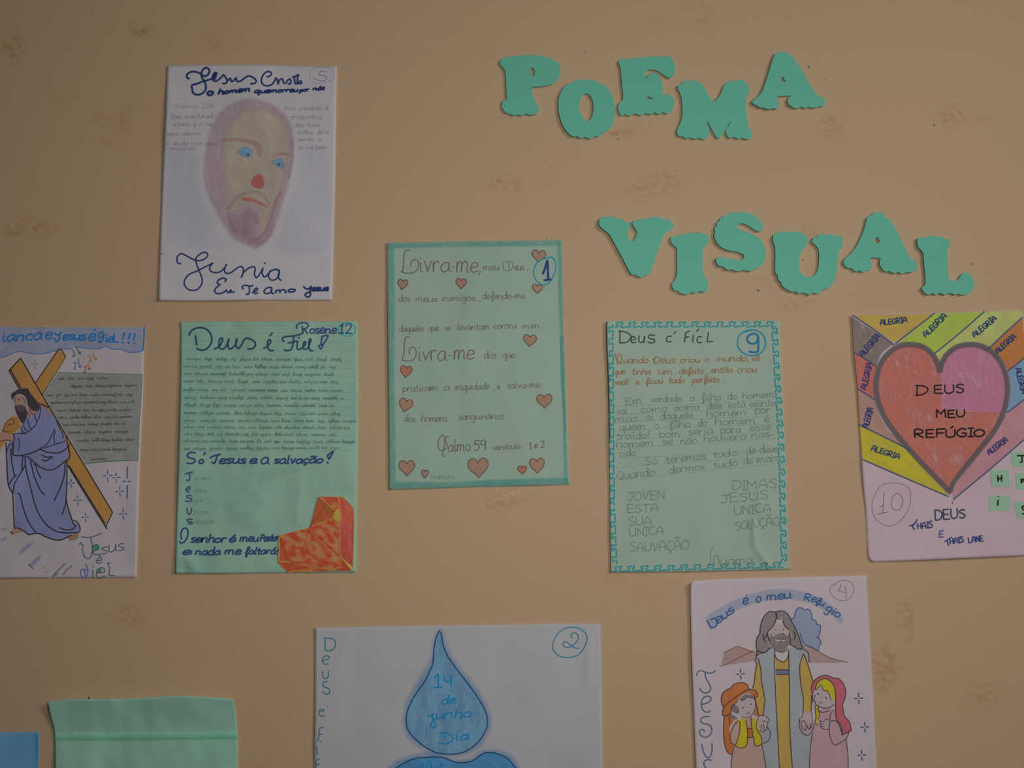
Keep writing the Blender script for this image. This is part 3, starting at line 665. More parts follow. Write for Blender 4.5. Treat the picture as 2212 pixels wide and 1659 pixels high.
for cx, cy, w, h, t in [(300, 122, 130, 135, .12), (295, 505, 152, 155, .25), (1876, 458, 172, 158, -.05), (310, 1220, 180, 175, .0), (515, 1285, 80, 95, .1), (1122, 1218, 230, 222, -.05), (1624, 1240, 100, 95, .0), (1792, 1192, 168, 172, -.05)]:
    k += 1; s.heart('heart#%d' % k, cx, cy, w, h, t, hm2 if k in (6, 12) else hm, ho)
s.fill('pencil_border#4', ell(450, 1385, 22, 12, 8, 0, 0), ink((150, 200, 205), .8, 'flat'), 10, 4, sharp=True); s.flush()

# ================================================================== POSTER 12: origami heart
LUM = .73
s = Sheet('poster', 'green letter sheet of close pencilled lines with a red folded heart glued on', [
  [(389, 694.8), (500, 694), (640, 693.5), (772.5, 694)], [(772.5, 694), (773.5, 850), (772.5, 1000), (771, 1130), (770, 1236)],
  [(378.5, 1238.5), (470, 1239), (600, 1238), (700, 1237), (770, 1236)], [(389, 694.8), (390, 800), (386, 960), (382, 1100), (378.5, 1238.5)]],
  paper_mat((108, 132, 117), .08, (80, 132, 118), .62, 40), GP, 1.8, 1.35, 80, 12, add(ridge(655, 1000, 638, 1150, 16, 2.6), ridge(395, 1195, 425, 1240, 12, 2.0), liftx(430, 380, 1.8)), res=5.5)
s.T(370, 680, 5.2667)
dn = ink((38, 56, 80)); pw = ink((76, 94, 88), .5, 'pencil')
s.st('heading', "203,232 225,187 290,150 370,152 430,190 462,260 450,330 402,387 340,402 290,382|275,235 290,342|488,390 540,362 582,300 577,263 550,280 543,340 562,387 602,382 640,325 657,270! 645,340 662,387 702,372 737,325 747,265! 735,330 760,382 800,342 830,282 860,265 910,280 952,310 957,350 920,387 868,385", 18, dn)
s.st('heading', "1050,382 1092,360 1132,310 1122,280 1100,300 1095,360 1120,402 1162,407|1122,242 1152,203|1285,303 1265,285 1270,260 1320,245 1400,240 1450,228 1492,210|1392,245 1387,330 1360,397 1310,407 1285,397|1330,322 1430,298|1440,300 1430,370 1450,397 1495,368 1530,330 1520,303 1500,340 1510,387 1550,382 1580,320 1592,280 1575,275 1565,330 1577,402 1612,407|1448,255 1456,266", 17, dn)
vb = ink((44, 52, 96))
s.st('heading', "1715,245 1705,335|1718,245 1785,240 1725,340|1700,392 1678,352 1727,348 1703,390", 15, vb)
s.st('signature', "1432,157 1425,125 1460,96 1520,90 1560,112 1540,150 1500,162|1490,130 1500,212|1512,160 1552,217", 15, vb); s.tx('signature', "osene", 1570, 213, 1870, 208, 54, 14, vb)
s.st('number', ell(2002, 168, 98, 76), 10, ink((34, 124, 128), .85)); s.st('number', "1925,135 1952,98! 1937,207|1905,210 1965,207|1985,125 2012,100 2040,110 2040,150 1985,212! 2050,210", 13, ink((36, 60, 100)))
rows = [515, 600, 685, 770, 868, 955, 1040, 1130, 1215, 1290, 1370, 1450]
ends = [1950, 1870, 1850, 1900, 1960, 1965, 1865, 1920, 2110, 2060, 1930, 2080]
rl = ink((84, 108, 98), .4, 'pencil')
for y, e in zip(rows, ends):
    s.st('ruled_line', f"120,{y+18} 1100,{y+8} 2110,{y+14}", 3.5, rl, 6)
    s.scrib('handwriting', 135 if y != 515 else 165, y, e, y+8, 26, 6.5, pw)
for y in (120, 205, 300, 400): s.st('ruled_line', f"120,{y+8} 1100,{y} 2110,{y+12}", 3, rl, 6)
s.T(370, 960, 5.2667); s.scrib('handwriting', 140, 62, 1920, 52, 26, 6.5, pw); s.st('ruled_line', "100,72 1100,66 2110,70", 3.5, rl, 6)
bl = ink((38, 54, 92))
s.st('verse', "275,97 222,90 182,120 202,150 250,162 272,190 232,217 180,212|370,120 390,90|440,155 480,132 562,112|527,122 512,170 490,217 463,200|1778,125 1845,78 1795,172! 1778,125|1776,200 1786,218", 17, bl)
s.tx('verse', "o", 310, 218, 362, 217, 48, 17, bl); s.tx('verse', "esus", 540, 217, 838, 215, 55, 17, bl, .2); s.tx('verse', "e", 888, 217, 962, 215, 50, 17, bl, .2)
s.tx('verse', "a", 1015, 222, 1102, 222, 72, 16, bl); s.tx('verse', "salvação", 1165, 217, 1715, 212, 52, 17, bl, .2)
s.st('acrostic', "155,335 250,312|207,325 212,370 202,412 172,402|180,518 217,500 205,478 175,500 170,530 207,542|232,585 187,580 177,602 227,618 230,642 190,648 158,640|178,722 187,782 205,797 225,770 232,722|245,852 192,850 180,870 242,888 240,905 190,895", 14, ink((46, 66, 96), .95))
for t, a, b, c in [('ovem', 262, 405, 460), ('ssa', 255, 540, 400), ('ua', 242, 658, 345), ('nica', 258, 785, 415), ('alvação', 262, 897, 490)]:
    s.tx('handwriting#3', t, a, b, c, b-3, 24, 6, pw)
    s.st('ruled_line', f"90,{b+10} 1100,{b} 2100,{b+5}", 2.5, ink((90, 116, 104), .3, 'pencil'), 6)
s.st('verse#2', "92,1105 120,1125 170,1080 192,1010 175,955 138,958 112,1000 112,1050 120,1080", 16, bl)
for t, a, b, c, h in [('senhor', 215, 1118, 612, 52), ('é', 655, 1112, 722, 50), ('meu', 775, 1108, 982, 50), ('Pastor', 1010, 1102, 1215, 48), ('e', 120, 1255, 215, 45), ('nada', 270, 1257, 552, 48), ('me', 602, 1253, 782, 48), ('faltará!', 830, 1250, 1212, 45)]:
    s.tx('verse#2', t, a, b, c, b-5, h, 16, bl, .25)
s.fill('shading#2', "560,640 900,560 980,300 1300,180 1500,300 1200,420 900,600 700,760", ink((78, 124, 112), .3, 'crayon', 50), 160, 1, grid=9)
s.fill('shading#3', "150,1300 250,1320 330,1460 150,1460", ink((84, 108, 100), .3, 'crayon', 60), 60, 1, grid=9)
# the folded heart
LUM = .84
def fold_mat(c1, c2, c3, ang, t1=.5):
    m, nt, b = new_mat('printed_foil_paper', C(*c1), .5, .4)
    g = grain(nt, ang, 75, 150, 5.0, ang*.01); g2 = grain(nt, ang+30, 60, 90, 4.0, 1+ang*.02)
    m1 = nd(nt, 'ShaderNodeMix', data_type='RGBA'); m1.inputs[6].default_value = C(*c1); m1.inputs[7].default_value = C(*c2)
    nt.links.new(ramp01(nt, g, t1-.08, t1+.08), m1.inputs[0])
    m2 = nd(nt, 'ShaderNodeMix', data_type='RGBA'); m2.inputs[7].default_value = C(*c3)
    nt.links.new(m1.outputs[2], m2.inputs[6]); nt.links.new(math_node(nt, 'MULTIPLY', ramp01(nt, g2, .62, .74), .75), m2.inputs[0])
    nt.links.new(m2.outputs[2], b.inputs['Base Color'])
    return m
OR, RD, YE, BR = (166, 112, 66), (164, 56, 36), (172, 142, 62), (134, 76, 40)
facets = [  # outline (R12b zoom), heights mm, material
 ("1680,595 1575,945 1832,842 1858,785 1840,735", (2.2, 1.4, 2.6, 3.2, 3.4), fold_mat(BR, (156, 74, 44), (160, 116, 62), 60, .5)),
 ("1680,595 1897,597 1912,722 1858,768 1840,735", (1.6, 1.6, 3.6, 3.9, 3.6), fold_mat((160, 62, 42), OR, (170, 120, 66), 10, .6)),
 ("1897,597 1962,607 2072,722 2080,905 1915,885 1932,830 1912,722", (1.7, 1.4, 1.0, 1.6, 3.2, 3.8, 3.6), fold_mat((158, 66, 42), (146, 54, 42), (170, 128, 66), 80, .5)),
 ("1853,770 1912,718 1938,830 1925,880 1870,872 1832,842", (4.0, 4.2, 4.2, 3.8, 3.6, 3.3), fold_mat(YE, (176, 150, 68), (168, 124, 60), 0, .5)),
 ("1575,945 1870,868 1915,882 1915,1272 1442,1332 1372,1338 1228,1035", (1.8, 3.0, 3.3, 3.0, 2.4, 2.5, 1.5), fold_mat((166, 112, 70), (160, 60, 38), (174, 130, 82), 35, .50)),
 ("1915,882 2078,800 2066,1392 1915,1272", (3.4, 1.2, .9, 3.1), fold_mat((152, 60, 50), (126, 50, 48), (166, 92, 56), 85, .55)),
 ("1915,1272 2042,1432 1330,1458 1442,1332", (3.0, .9, 1.0, 2.5), fold_mat(OR, (164, 62, 36), (170, 126, 66), 5, .48)),
 ("1228,1035 1372,1338 1442,1332 1330,1458 1213,1345", (1.4, 2.8, 2.5, 1.0, .9), fold_mat((162, 82, 50), (156, 60, 38), (174, 124, 74), 70, .52)),
 ("1915,1272 2066,1392 2062,1432 2042,1432", (3.2, 1.2, 1.0, 1.2), fold_mat(YE, (178, 150, 68), (160, 110, 52), 30, .5)),
]
hroot_v = []; 
yl = ink((172, 142, 66), .85)
# a thin backing that carries the folds
bk = Acc(); bm_ = bk.m(fold_mat(OR, RD, YE, 20))
bo = [(*s.px(a, b), True) for a, b, c in pts("1680,595 1897,597 1962,607 2072,722 2080,905 2068,1405 2050,1432 1330,1458 1213,1345 1228,1035 1575,945")[0]]
s._fill(bk, bm_, [spline(bo, 4, True)], 0, 6, 6)
heart_o = link_mesh('folded_heart', bk.v, bk.f, bk.mats, s.root, s.org, bk.mi, bk.cv); heart_o['label'] = 'red and orange folded paper heart with yellow edges'
for txt, hs_, mt in facets:
    poly = [s.px(a, b) for a, b, c in pts(txt)[0]]
    top = [P(x, y, s.H(x, y)+h) for (x, y), h in zip(poly, hs_)]
    cxp = sum(p[0] for p in poly)/len(poly); cyp = sum(p[1] for p in poly)/len(poly)
    ctr = P(cxp, cyp, s.H(cxp, cyp)+sum(hs_)/len(hs_)+.15)
    low = [P(x, y, s.H(x, y)+.3) for (x, y) in poly]; n = len(poly)
    v = top+low+[ctr]; f = [(i, (i+1) % n, 2*n) for i in range(n)]+[(i, n+i, n+(i+1) % n, (i+1) % n) for i in range(n)]
    link_mesh('fold', v, f, [mt], heart_o, s.org, smooth=False)
def crease(txt, w, mt, h0):
    A = Acc(); mi = A.m(mt)
    for l in pts(txt):
        q = spline([(*s.px(a, b), True) for a, b, c in l], 3)
        for i, (x, y) in enumerate(q):
            a = q[max(0, i-1)]; b = q[min(len(q)-1, i+1)]; dx, dy = b[0]-a[0], b[1]-a[1]; L = math.hypot(dx, dy) or 1
            hw = w/s.tr[2]/2*R.uniform(.6, 1.3)
            for sg in (-1, 0, 1):
                A.v.append(P(x-dy/L*hw*sg, y+dx/L*hw*sg, s.H(x, y)+h0(x, y)+(.25 if sg == 0 else .02))); A.cv.append(1 if sg == 0 else .45)
            if i:
                k_ = len(A.v)-3; A.f += [(k_-3, k_-2, k_+1, k_), (k_-2, k_-1, k_+2, k_+1)]; A.mi += [mi, mi]
    return link_mesh('crease', A.v, A.f, A.mats, heart_o, s.org, A.mi, A.cv)
crease("1680,597 1790,690 1845,742|1897,600 1912,720|1590,935 1700,890 1832,842|1915,885 1917,1272 2055,1430", 13, yl, lambda x, y: 3.7)
crease("1905,590 1962,605 2072,722|2074,720 2080,905 2066,1400|1225,1335 1300,1335 1440,1330|1330,1456 1400,1440 1600,1445|1222,1340 1230,1030", 14, yl, lambda x, y: 1.9)
crease("1600,985 1720,1080 1915,1268|1500,1190 1575,960|1240,1060 1330,1300|1590,930 1750,700|1700,1060 1880,1240", 7, ink((150, 52, 34), .75), lambda x, y: 3.7)
s.flush()

# ================================================================== old stains on the wall paint (flat marks with a shape of their own)
LUM = 1.0
w = Sheet.__new__(Sheet); w.acc = {}; w.tr = (0, 0, 1.0); w.rd = random.Random(3); w.nst = 0; w.root = wall; w.org = Vector((0, 0, 0)); w.H = lambda X, Y: 0.02
def stain_mat(rgb, a, sc):
    m, nt, b = new_mat('old_stain', C(*rgb), .7, .2)
    at = nd(nt, 'ShaderNodeAttribute', attribute_name='cover')
    g = ramp01(nt, grain(nt, 20, sc, sc*1.3, 5.0, sc*.01), .42, .68)
    nt.links.new(math_node(nt, 'MULTIPLY', math_node(nt, 'MULTIPLY', at.outputs['Fac'], g), a, clamp=True), b.inputs['Alpha'])
    return m
sm1 = stain_mat((146, 114, 68), .42, 95); sm2 = stain_mat((136, 108, 76), .2, 110)
for i, (X, Y, rx, ry, m_) in enumerate([(62, 498, 62, 34, sm1), (300, 68, 42, 30, sm1), (462, 92, 26, 22, sm1), (28, 96, 30, 60, sm1), (1345, 288, 34, 16, sm1), (1080, 395, 60, 26, sm2), (1478, 262, 20, 12, sm1),
        (1800, 275, 40, 34, sm2), (1752, 505, 40, 40, sm2), (1722, 655, 46, 20, sm2), (1905, 1440, 46, 60, sm1), (1960, 1330, 30, 60, sm2), (2120, 1500, 60, 50, sm2), (1490, 1115, 18, 14, sm2),
        (1990, 560, 46, 30, sm2), (280, 1330, 60, 26, sm2), (1420, 400, 90, 40, sm2), (1085, 1085, 60, 22, sm2), (2060, 250, 50, 36, sm2), (1600, 760, 60, 24, sm2)]):
    q = ' '.join('%.1f,%.1f' % (X+rx*R.uniform(.7, 1.25)*math.cos(t*.628), Y+ry*R.uniform(.7, 1.25)*math.sin(t*.628)) for t in range(10))
    w.fill('stain#%d' % i, q, m_, min(rx, ry)*.7, 0, grid=9)
w.flush()

# ================================================================== POSTER 3: the cross bearer, cut by the left edge of the picture
LUM = .57
s = Sheet('poster', 'poster of a robed man carrying a wooden cross beside a pencilled verse', [
  [(-84, 705), (50, 706.5), (180, 706), (312, 706)], [(312, 706), (309, 850), (303, 980), (299, 1100), (295, 1247)],
  [(-92, 1250), (40, 1249), (180, 1248.5), (295, 1247)], [(-84, 705), (-86, 900), (-90, 1100), (-92, 1250)]],
  paper_mat((124, 117, 119), .06), GP, 1.8, 1.1, 110, 3, add(liftx(250, 312, 1.2)))
s.T(0, 690, 5.925)
s.fill('banner', "-500,88! 1000,94! 1846,95! 1830,395! 1750,418 1650,420 1550,382 1450,380 1350,340 1250,378 1100,366 960,345! 900,378 760,388 680,408 560,438 400,435 270,408 200,418 100,460 -100,495 -500,500!", ink((96, 106, 128), .6, 'crayon', 5), 12, 1)
bw = ink((44, 76, 128), .9)
s.st('banner', "-300,520 0,485 100,460 200,418 265,405! 400,433 560,437 680,407 760,387 830,380 910,372|965,345 1100,368 1250,376 1348,340! 1450,378 1550,382! 1650,420 1750,418 1835,395", 10, bw)
s.st('banner', "1847,95 1842,250 1830,400", 15, ink((28, 76, 124)))
bt = ink((24, 84, 132))
s.tx('banner/lettering', "i", 10, 285, 65, 283, 75, 18, bt); s.tx('banner/lettering', "anca", 78, 282, 525, 255, 78, 18, bt, .25); s.tx('banner/lettering', "e", 575, 252, 655, 250, 85, 18, bt)
s.st('banner/lettering', "700,178 745,200 790,165|750,185 765,230 742,280 715,272 700,240", 17, bt); s.tx('banner/lettering', "esus", 800, 262, 1090, 258, 68, 18, bt); s.tx('banner/lettering', "e", 1128, 268, 1208, 265, 80, 18, bt)
s.st('banner/lettering', "1210,125 1217,135|1325,158 1285,175 1258,210 1290,235 1320,215 1335,180! 1320,250 1290,295 1262,280 1275,255", 17, bt); s.tx('banner/lettering', "ieL", 1345, 290, 1510, 288, 62, 17, bt)
s.st('banner/lettering', "1595,168 1572,250|1560,292 1582,300|1668,175 1648,250|1640,292 1652,302|1728,180 1712,262|1718,300 1730,310", 19, bt)
grn = ink((98, 103, 98), .8, 'crayon', 5)
s.fill('verse_box', "735,680! 1822,705! 1768,1600! 1765,1808! 1088,1848! 640,1130! 545,962!", grn, 12, 1)
s.T(0, 960, 5.531)
gl = ink((42, 84, 62), .75)
s.st('verse_box', "1657,-20 1652,100 1648,195|1648,190 1300,200 1015,232", 8, gl)
s.T(0, 690, 5.925); s.st('verse_box', "740,680 1200,690 1822,705|1822,700 1800,1100 1778,1400 1768,1600", 8, gl)
dk = ink((66, 68, 68), .5, 'pencil')
for x, y, e in [(740, 775, 1370), (905, 870, 1770), (605, 985, 1705), (650, 1080, 1725), (725, 1180, 1700), (740, 1270, 1705), (800, 1362, 1600), (870, 1460, 1685), (975, 1565, 1715)]:
    s.scrib('verse_box/handwriting', x, y, e, y-12, 26, 8, dk)
s.T(0, 960, 5.531); s.scrib('verse_box/handwriting', 945, 80, 1525, 72, 26, 8, dk); s.scrib('verse_box/handwriting', 1075, 190, 1300, 180, 20, 7, dk)
# cross
s.T(0, 690, 5.925)
wd1 = ink((144, 104, 56), 1.4, 'crayon', 62); bk_ = ink((30, 30, 32))
s.fill('drawn_cross', "755,385! 842,480! 545,962! 455,812!", wd1, 0, 2)
s.fill('drawn_cross', "190,1235 262,1330 240,1400 150,1470 70,1560 0,1680 -90,1760 -90,1560 20,1440 60,1330", wd1, 0, 2)
s.st('drawn_cross', "748,385 455,812|750,385 778,382 842,480", 11, bk_); s.st('drawn_cross', "842,480 700,710 545,962", 9, ink((46, 66, 46)))
s.fill('drawn_cross', "115,655! 265,495! 1440,2468! 1345,2625!", wd1, 0, 3)
s.st('drawn_cross', "265,495 620,1105 1000,1735 1440,2466|115,655 265,495|115,655 250,895|133,640 268,880", 13, bk_, 8)
s.st('drawn_cross', "705,1245 760,1340", 9, bk_, 8)
s.T(0, 960, 5.531)
s.st('drawn_cross', "1345,810 1270,960 1240,950 805,245|825,255 1255,945", 12, bk_, 8)
# robe
rb3 = ink((92, 96, 126), 1.15, 'crayon', 70)
s.T(0, 0, 1)
s.fill('drawn_robe', "58,905 75,892 86,875 98,880 106,884 118,900 129,922 141,941 146,960 149,972 149,990 144,996 144.5,1040 145,1078 152,1105 161,1128 170,1131 173,1138 170,1149 158,1154 145,1161 135,1165 124,1167 101,1161 85,1153 72,1154 60,1154 52,1147 44,1142 31,1140 32,1110 30,1068 20,1058 16,1041 14,1000 14,969 18,958 28,940 42,935 46,917", rb3, 3, 4)
s.T(0, 960, 5.531)
L3 = "72,-20 80,200 90,400 105,500 150,580|150,580 160,700 165,850 172,990|150,-20 155,60 160,125 250,132 380,100 470,60 490,45|300,140 312,300 350,450 400,650 450,800 530,930 620,1010 720,1050 850,1055 940,1050 957,1000 925,930 880,905|130,50 140,200 160,300 175,380|275,130 265,230 265,320|300,255 230,370 175,470 155,590|110,480 150,410 200,365|212,585 240,605 268,720 320,880 380,990 430,1050|170,1000 220,1000 280,1030 340,1075 420,1065 470,1065 560,1110 690,1145 770,1125 850,1085|325,140 400,205 480,270 570,305 660,290 740,230 790,192 828,165 832,100 818,50 828,-10|365,190 400,350 440,460 490,560 535,600|412,235 430,260 450,330 490,405|780,205 765,380 720,520 645,675|800,200 800,400 795,600 780,720 742,842|790,650 820,780 880,950 905,970 860,1015 780,1018 710,995|480,55 540,85 620,100 700,100 780,60 812,20|498,125 550,150 632,148|498,182 550,195 625,150"
s.st('drawn_robe', L3, 12, bk_, 9)
s.fill('drawn_foot', "128,1050 160,1010 210,998 250,1010 285,1040 210,1060 150,1072", ink((140, 102, 88), 1.2, 'crayon', 10), 4, 5)
s.fill('drawn_foot#2', "808,1102 860,1072 930,1062 930,1105 890,1135 830,1142", ink((140, 102, 88), 1.2, 'crayon', 10), 4, 5)
s.st('drawn_foot', "128,1045 150,1068 155,1065", 12, bk_); s.st('drawn_foot#2', "810,1100 830,1130|845,1090 860,1120|870,1080 885,1110|895,1070 908,1100|830,1142 890,1135 930,1105 930,1065", 6, ink((60, 44, 44)))
s.T(0, 690, 5.925)
s.fill('drawn_head', "175,985 235,958 305,985 345,1045 355,1110 320,1135 220,1115 192,1090", ink((134, 108, 98), 1.1, 'crayon', 70), 6, 5)
s.fill('drawn_head', "345,1165 375,1105 445,1190 400,1245 350,1255", ink((140, 106, 100), 1.1, 'crayon', 70), 6, 5)
s.fill('drawn_head/hair', "138,960 200,908 270,885 365,880! 385,930 440,1000 490,1060 560,1080 635,1122! 620,1140 560,1112 505,1090 512,1150 470,1178 410,1165 360,1110 335,1020 292,968 230,958 188,988 175,1030 190,1095 215,1105 250,1092 320,1112 346,1170 350,1235 330,1295 300,1338! 270,1320 230,1250 200,1180 170,1060 145,1000", ink((46, 42, 46), 1.4, 'crayon', 70), 8, 6)
s.fill('drawn_head/hair', "205,1100 260,1085 330,1110 330,1160 280,1190 225,1170", ink((84, 68, 78), .9, 'crayon', 40), 12, 7)
s.st('drawn_head', "225,1020 240,1015 255,1030 240,1045|275,985 310,1030 330,1080|345,1180 390,1240|370,1150 420,1215", 9, ink((50, 46, 50), .8)); s.st('drawn_head', "195,1000 190,1070", 5, bk_)
s.fill('drawn_hand', "-80,1440 60,1445 150,1495 180,1530 120,1562 0,1560 -80,1560", ink((140, 108, 98), 1.2, 'crayon', 10), 5, 5)
s.st('drawn_hand', "45,1430 60,1370 95,1300 140,1270 175,1290 180,1330 150,1345 120,1340 90,1380|20,1410 45,1430 120,1440|0,1560 80,1545 150,1560", 8, ink((52, 42, 42), .9))
L4 = "510,1090 520,1160 500,1260 470,1300 450,1260 440,1200|350,1260 370,1350 405,1415|300,1345 320,1400 365,1440|265,1375 285,1430 325,1462|480,1300 440,1370 350,1445 270,1465|160,1470 185,1500 175,1600 165,1700|235,1515 252,1580 235,1680|700,1400 650,1510 600,1600 520,1650|705,1425 690,1520 700,1580|705,1245 770,1400 810,1480 800,1520|845,1490 860,1560 868,1640|160,1470 250,1455 330,1465|85,1700 110,1620 140,1580|560,1650 700,1600 840,1560"
s.st('drawn_robe', L4, 11, ink((34, 40, 62)), 9)
sp_ = ink((40, 62, 100), .9)
s.sparkle('sparkle', 445, 570, 58, 11, ink((70, 84, 110), .8))
k = 1
s.T(0, 960, 5.531)
for x, y, r_ in [(852, 465, 52), (928, 668, 60), (1022, 872, 55), (1287, 375, 72), (1387, 398, 58), (1432, 562, 62), (1472, 832, 62)]:
    k += 1; s.sparkle('sparkle#%d' % k, x, y, r_, 11, sp_)
s.st('sparkle#20', "1523,268 1520,408|1520,488 1520,645|1465,440 1505,440|1530,440 1562,442", 13, sp_)
# notes
s.T(0, 690, 5.925)
for i, (pth, c) in enumerate([("920,375 950,430 965,440 950,470 935,470|970,345 1000,400 1035,430 1025,445 1010,430", (48, 84, 68)), ("945,560 970,545 960,620 950,635|1005,500 1010,560 1035,600 1020,610", (62, 76, 120)), ("1130,450 1160,490 1155,540 1145,535|1190,430 1205,480 1245,500 1220,515", (172, 112, 48)), ("1070,610 1100,600 1090,670 1075,675|1110,600 1130,590 1155,630 1140,635", (178, 96, 30))]):
    s.st('music_notes#%d' % i, pth, 11, ink(c, .9))
    for e in pth.split('|'):
        x, y = e.split()[-1].split(','); s.st('music_notes#%d' % i, f"{x},{y} {int(x)+8},{int(y)-4}", 26, ink(c, .9))
s.T(0, 960, 5.531)
jw = ink((52, 66, 82), .9)
s.st('lettering', "975,1105 1050,1112 1130,1095 1215,1058|1080,1112 1100,1180 1102,1280 1080,1350 1045,1365 1005,1330 985,1260 992,1200 945,1190|960,1170 975,1180|1110,1275 1180,1245 1170,1200 1120,1210 1105,1260 1130,1315 1195,1310", 11, jw)
s.fill('lettering', "1120,1210 1170,1200 1185,1245 1160,1270 1115,1265|1150,1490 1200,1480 1225,1510 1195,1535 1150,1520", ink((52, 104, 72), 1.2, 'crayon', 40), 5, 4)
s.tx('lettering', "sus", 1205, 1312, 1475, 1262, 84, 11, jw, .2); s.tx('lettering', "e", 1150, 1425, 1210, 1420, 62, 11, jw); s.st('lettering', "1188,1320 1205,1330", 14, jw)
s.st('lettering', "1025,1425 1050,1500 1035,1580 990,1590 960,1540 975,1500 1010,1510 1020,1580|1000,1490 1060,1500", 11, ink((52, 72, 120), .9)); s.tx('lettering', "i", 1090, 1590, 1120, 1588, 95, 11, jw); s.tx('lettering', "e", 1140, 1592, 1235, 1590, 108, 11, jw)
s.st('lettering', "1282,1410 1308,1480 1300,1560! 1370,1568|1285,1420 1320,1415", 11, jw)
sm = ink((84, 92, 132), .6, 'crayon', 40)
for i_, a_ in enumerate(["220,1290 300,1200 400,1160 430,1175 340,1250 250,1320", "330,1440 450,1330 500,1325 470,1390 390,1470 350,1470", "490,1490 540,1440 550,1460 510,1500", "0,1010 60,990 90,1010 40,1040", "0,1150 60,1090 95,1110 50,1160 0,1170", "530,1530 600,1490 590,1530 550,1550", "360,1320 400,1290 410,1310 370,1340"]):
    s.fill('shading#%d' % (50+i_), a_, sm, 22, 2)
s.st('shading', "640,1560 700,1500 775,1425|750,1560 800,1500 860,1450|345,1430 400,1490|630,1580 690,1540", 16, ink((66, 72, 80), .6, 'pencil'))
s.flush()

# ================================================================== POSTER 9: wave border
LUM = .99
s = Sheet('poster', 'green sheet framed by a teal zigzag scroll line with creased lower corner', [
  [(1314, 696), (1317, 692.8), (1400, 693), (1500, 693.5), (1600, 693), (1684.5, 693)], [(1684.5, 693), (1688, 800), (1696, 960), (1701, 1100), (1706, 1230)],
  [(1319.5, 1236), (1420, 1235.5), (1550, 1233.5), (1640, 1231.5), (1706, 1230)], [(1314, 696), (1313.5, 740), (1316, 850), (1317, 1000), (1318, 1120), (1319.5, 1236)]],
  paper_mat((129, 145, 130), .05), GP, 1.8, .9, 120, 9,
  add(ridge(1626, 1110, 1632, 1195, 6, 4.0), ridge(1631, 1180, 1668, 1232, 9, 3.2), ridge(1645, 1125, 1632, 1040, 14, 1.8), liftx(1350, 1315, 1.8)), res=4)
s.T(1300, 680, 5.2667)
tl = ink((30, 126, 132), .95)
def scroll(key, x0, y0, x1, y1, n, amp, flip=1):
    U = [(0, .9), (.13, 1), (.27, .75), (.15, .45), (.17, .08), (.42, .06), (.6, 0), (.63, .32), (.47, .6), (.55, 1), (.8, .95)]
    L = math.hypot(x1-x0, y1-y0); ux, uy = (x1-x0)/L, (y1-y0)/L
    l = []
    for i in range(n):
        for t, a in U:
            d = (i+t+s.rd.uniform(-.025, .025))*L/n; q = (a-.5)*amp*flip+s.rd.uniform(-3, 3)
            l.append((*s.px(x0+ux*d-uy*q, y0+uy*d+ux*q), False))
    s.ribbon(key, spline(l, 1.6), 12/s.tr[2], tl, 9)
scroll('scroll_border', 150, 112, 2005, 105, 13, 56); scroll('scroll_border#2', 105, 110, 122, 2200, 15, 44, -1); scroll('scroll_border#2', 122, 2200, 150, 2860, 5, 52, -1)
scroll('scroll_border#3', 1965, 130, 2040, 1450, 10, 60, 1); scroll('scroll_border#3', 2040, 1450, 2075, 2850, 10, 60, 1); scroll('scroll_border#4', 130, 2892, 2090, 2845, 13, 54)
hd = ink((50, 62, 60), .95)
s.st('heading', "207,182 206,320! 280,312 325,275 330,235 280,200 195,183|388,262 352,246 335,280 345,315 388,312|352,285 385,278|427,237 420,290 440,315 475,300 487,240|487,240 482,315|605,237 550,227 530,247 548,272 592,277 602,305 570,320 522,310|792,245 752,245 735,280 750,307 792,302|818,218 842,190|955,200 942,310|955,205 1000,182|955,257 993,247|1042,230 1035,312|1078,190 1108,160|1137,250 1100,250 1085,285 1100,317 1137,312|1215,200 1200,307! 1265,302", 12, hd)
nb = ink((30, 122, 148), .95)
s.st('number', "1640,195 1700,172 1780,185 1840,240 1865,320 1840,400 1780,450 1700,465 1620,440 1560,380 1545,300 1570,230 1630,185 1700,172", 14, nb)
s.st('number/numeral', "1775,232 1730,213 1672,237 1655,285 1690,325 1748,322 1775,280 1780,232! 1782,330 1780,415! 1740,427 1678,417", 19, ink((28, 98, 138)))
bn = ink((136, 96, 66), .9)
s.st('handwriting', "148,435 160,480 185,565|175,450 215,455 228,500 215,540 190,550 178,500 190,450|195,530 240,560", 8.5, bn)
for t, a, b, c, d, h in [('uando', 245, 550, 522, 545, 42), ('Deus', 590, 548, 832, 545, 46), ('criou', 892, 545, 1110, 540, 40), ('o', 1172, 535, 1218, 535, 38), ('mundo,', 1302, 530, 1668, 525, 40), ('vê', 1705, 525, 1790, 522, 40),
                         ('que', 135, 678, 260, 675, 42), ('tinha', 342, 678, 552, 676, 40), ('um', 640, 676, 798, 674, 42), ('defeito ,', 878, 670, 1205, 668, 40), ('então', 1243, 660, 1482, 656, 42), ('criou', 1540, 655, 1757, 652, 40),
                         ('você', 147, 795, 292, 792, 40), ('e', 385, 792, 417, 792, 38), ('ficou', 497, 785, 690, 780, 38), ('tudo', 760, 778, 940, 774, 40), ('perfeito .', 1030, 772, 1385, 762, 40)]:
    s.tx('handwriting', t, a, b, c, d, h, 8.5, bn, .15)
s.st('handwriting', "585,495 600,545|585,495 595,500", 8, bn)
gp = ink((98, 110, 102), .6, 'pencil')
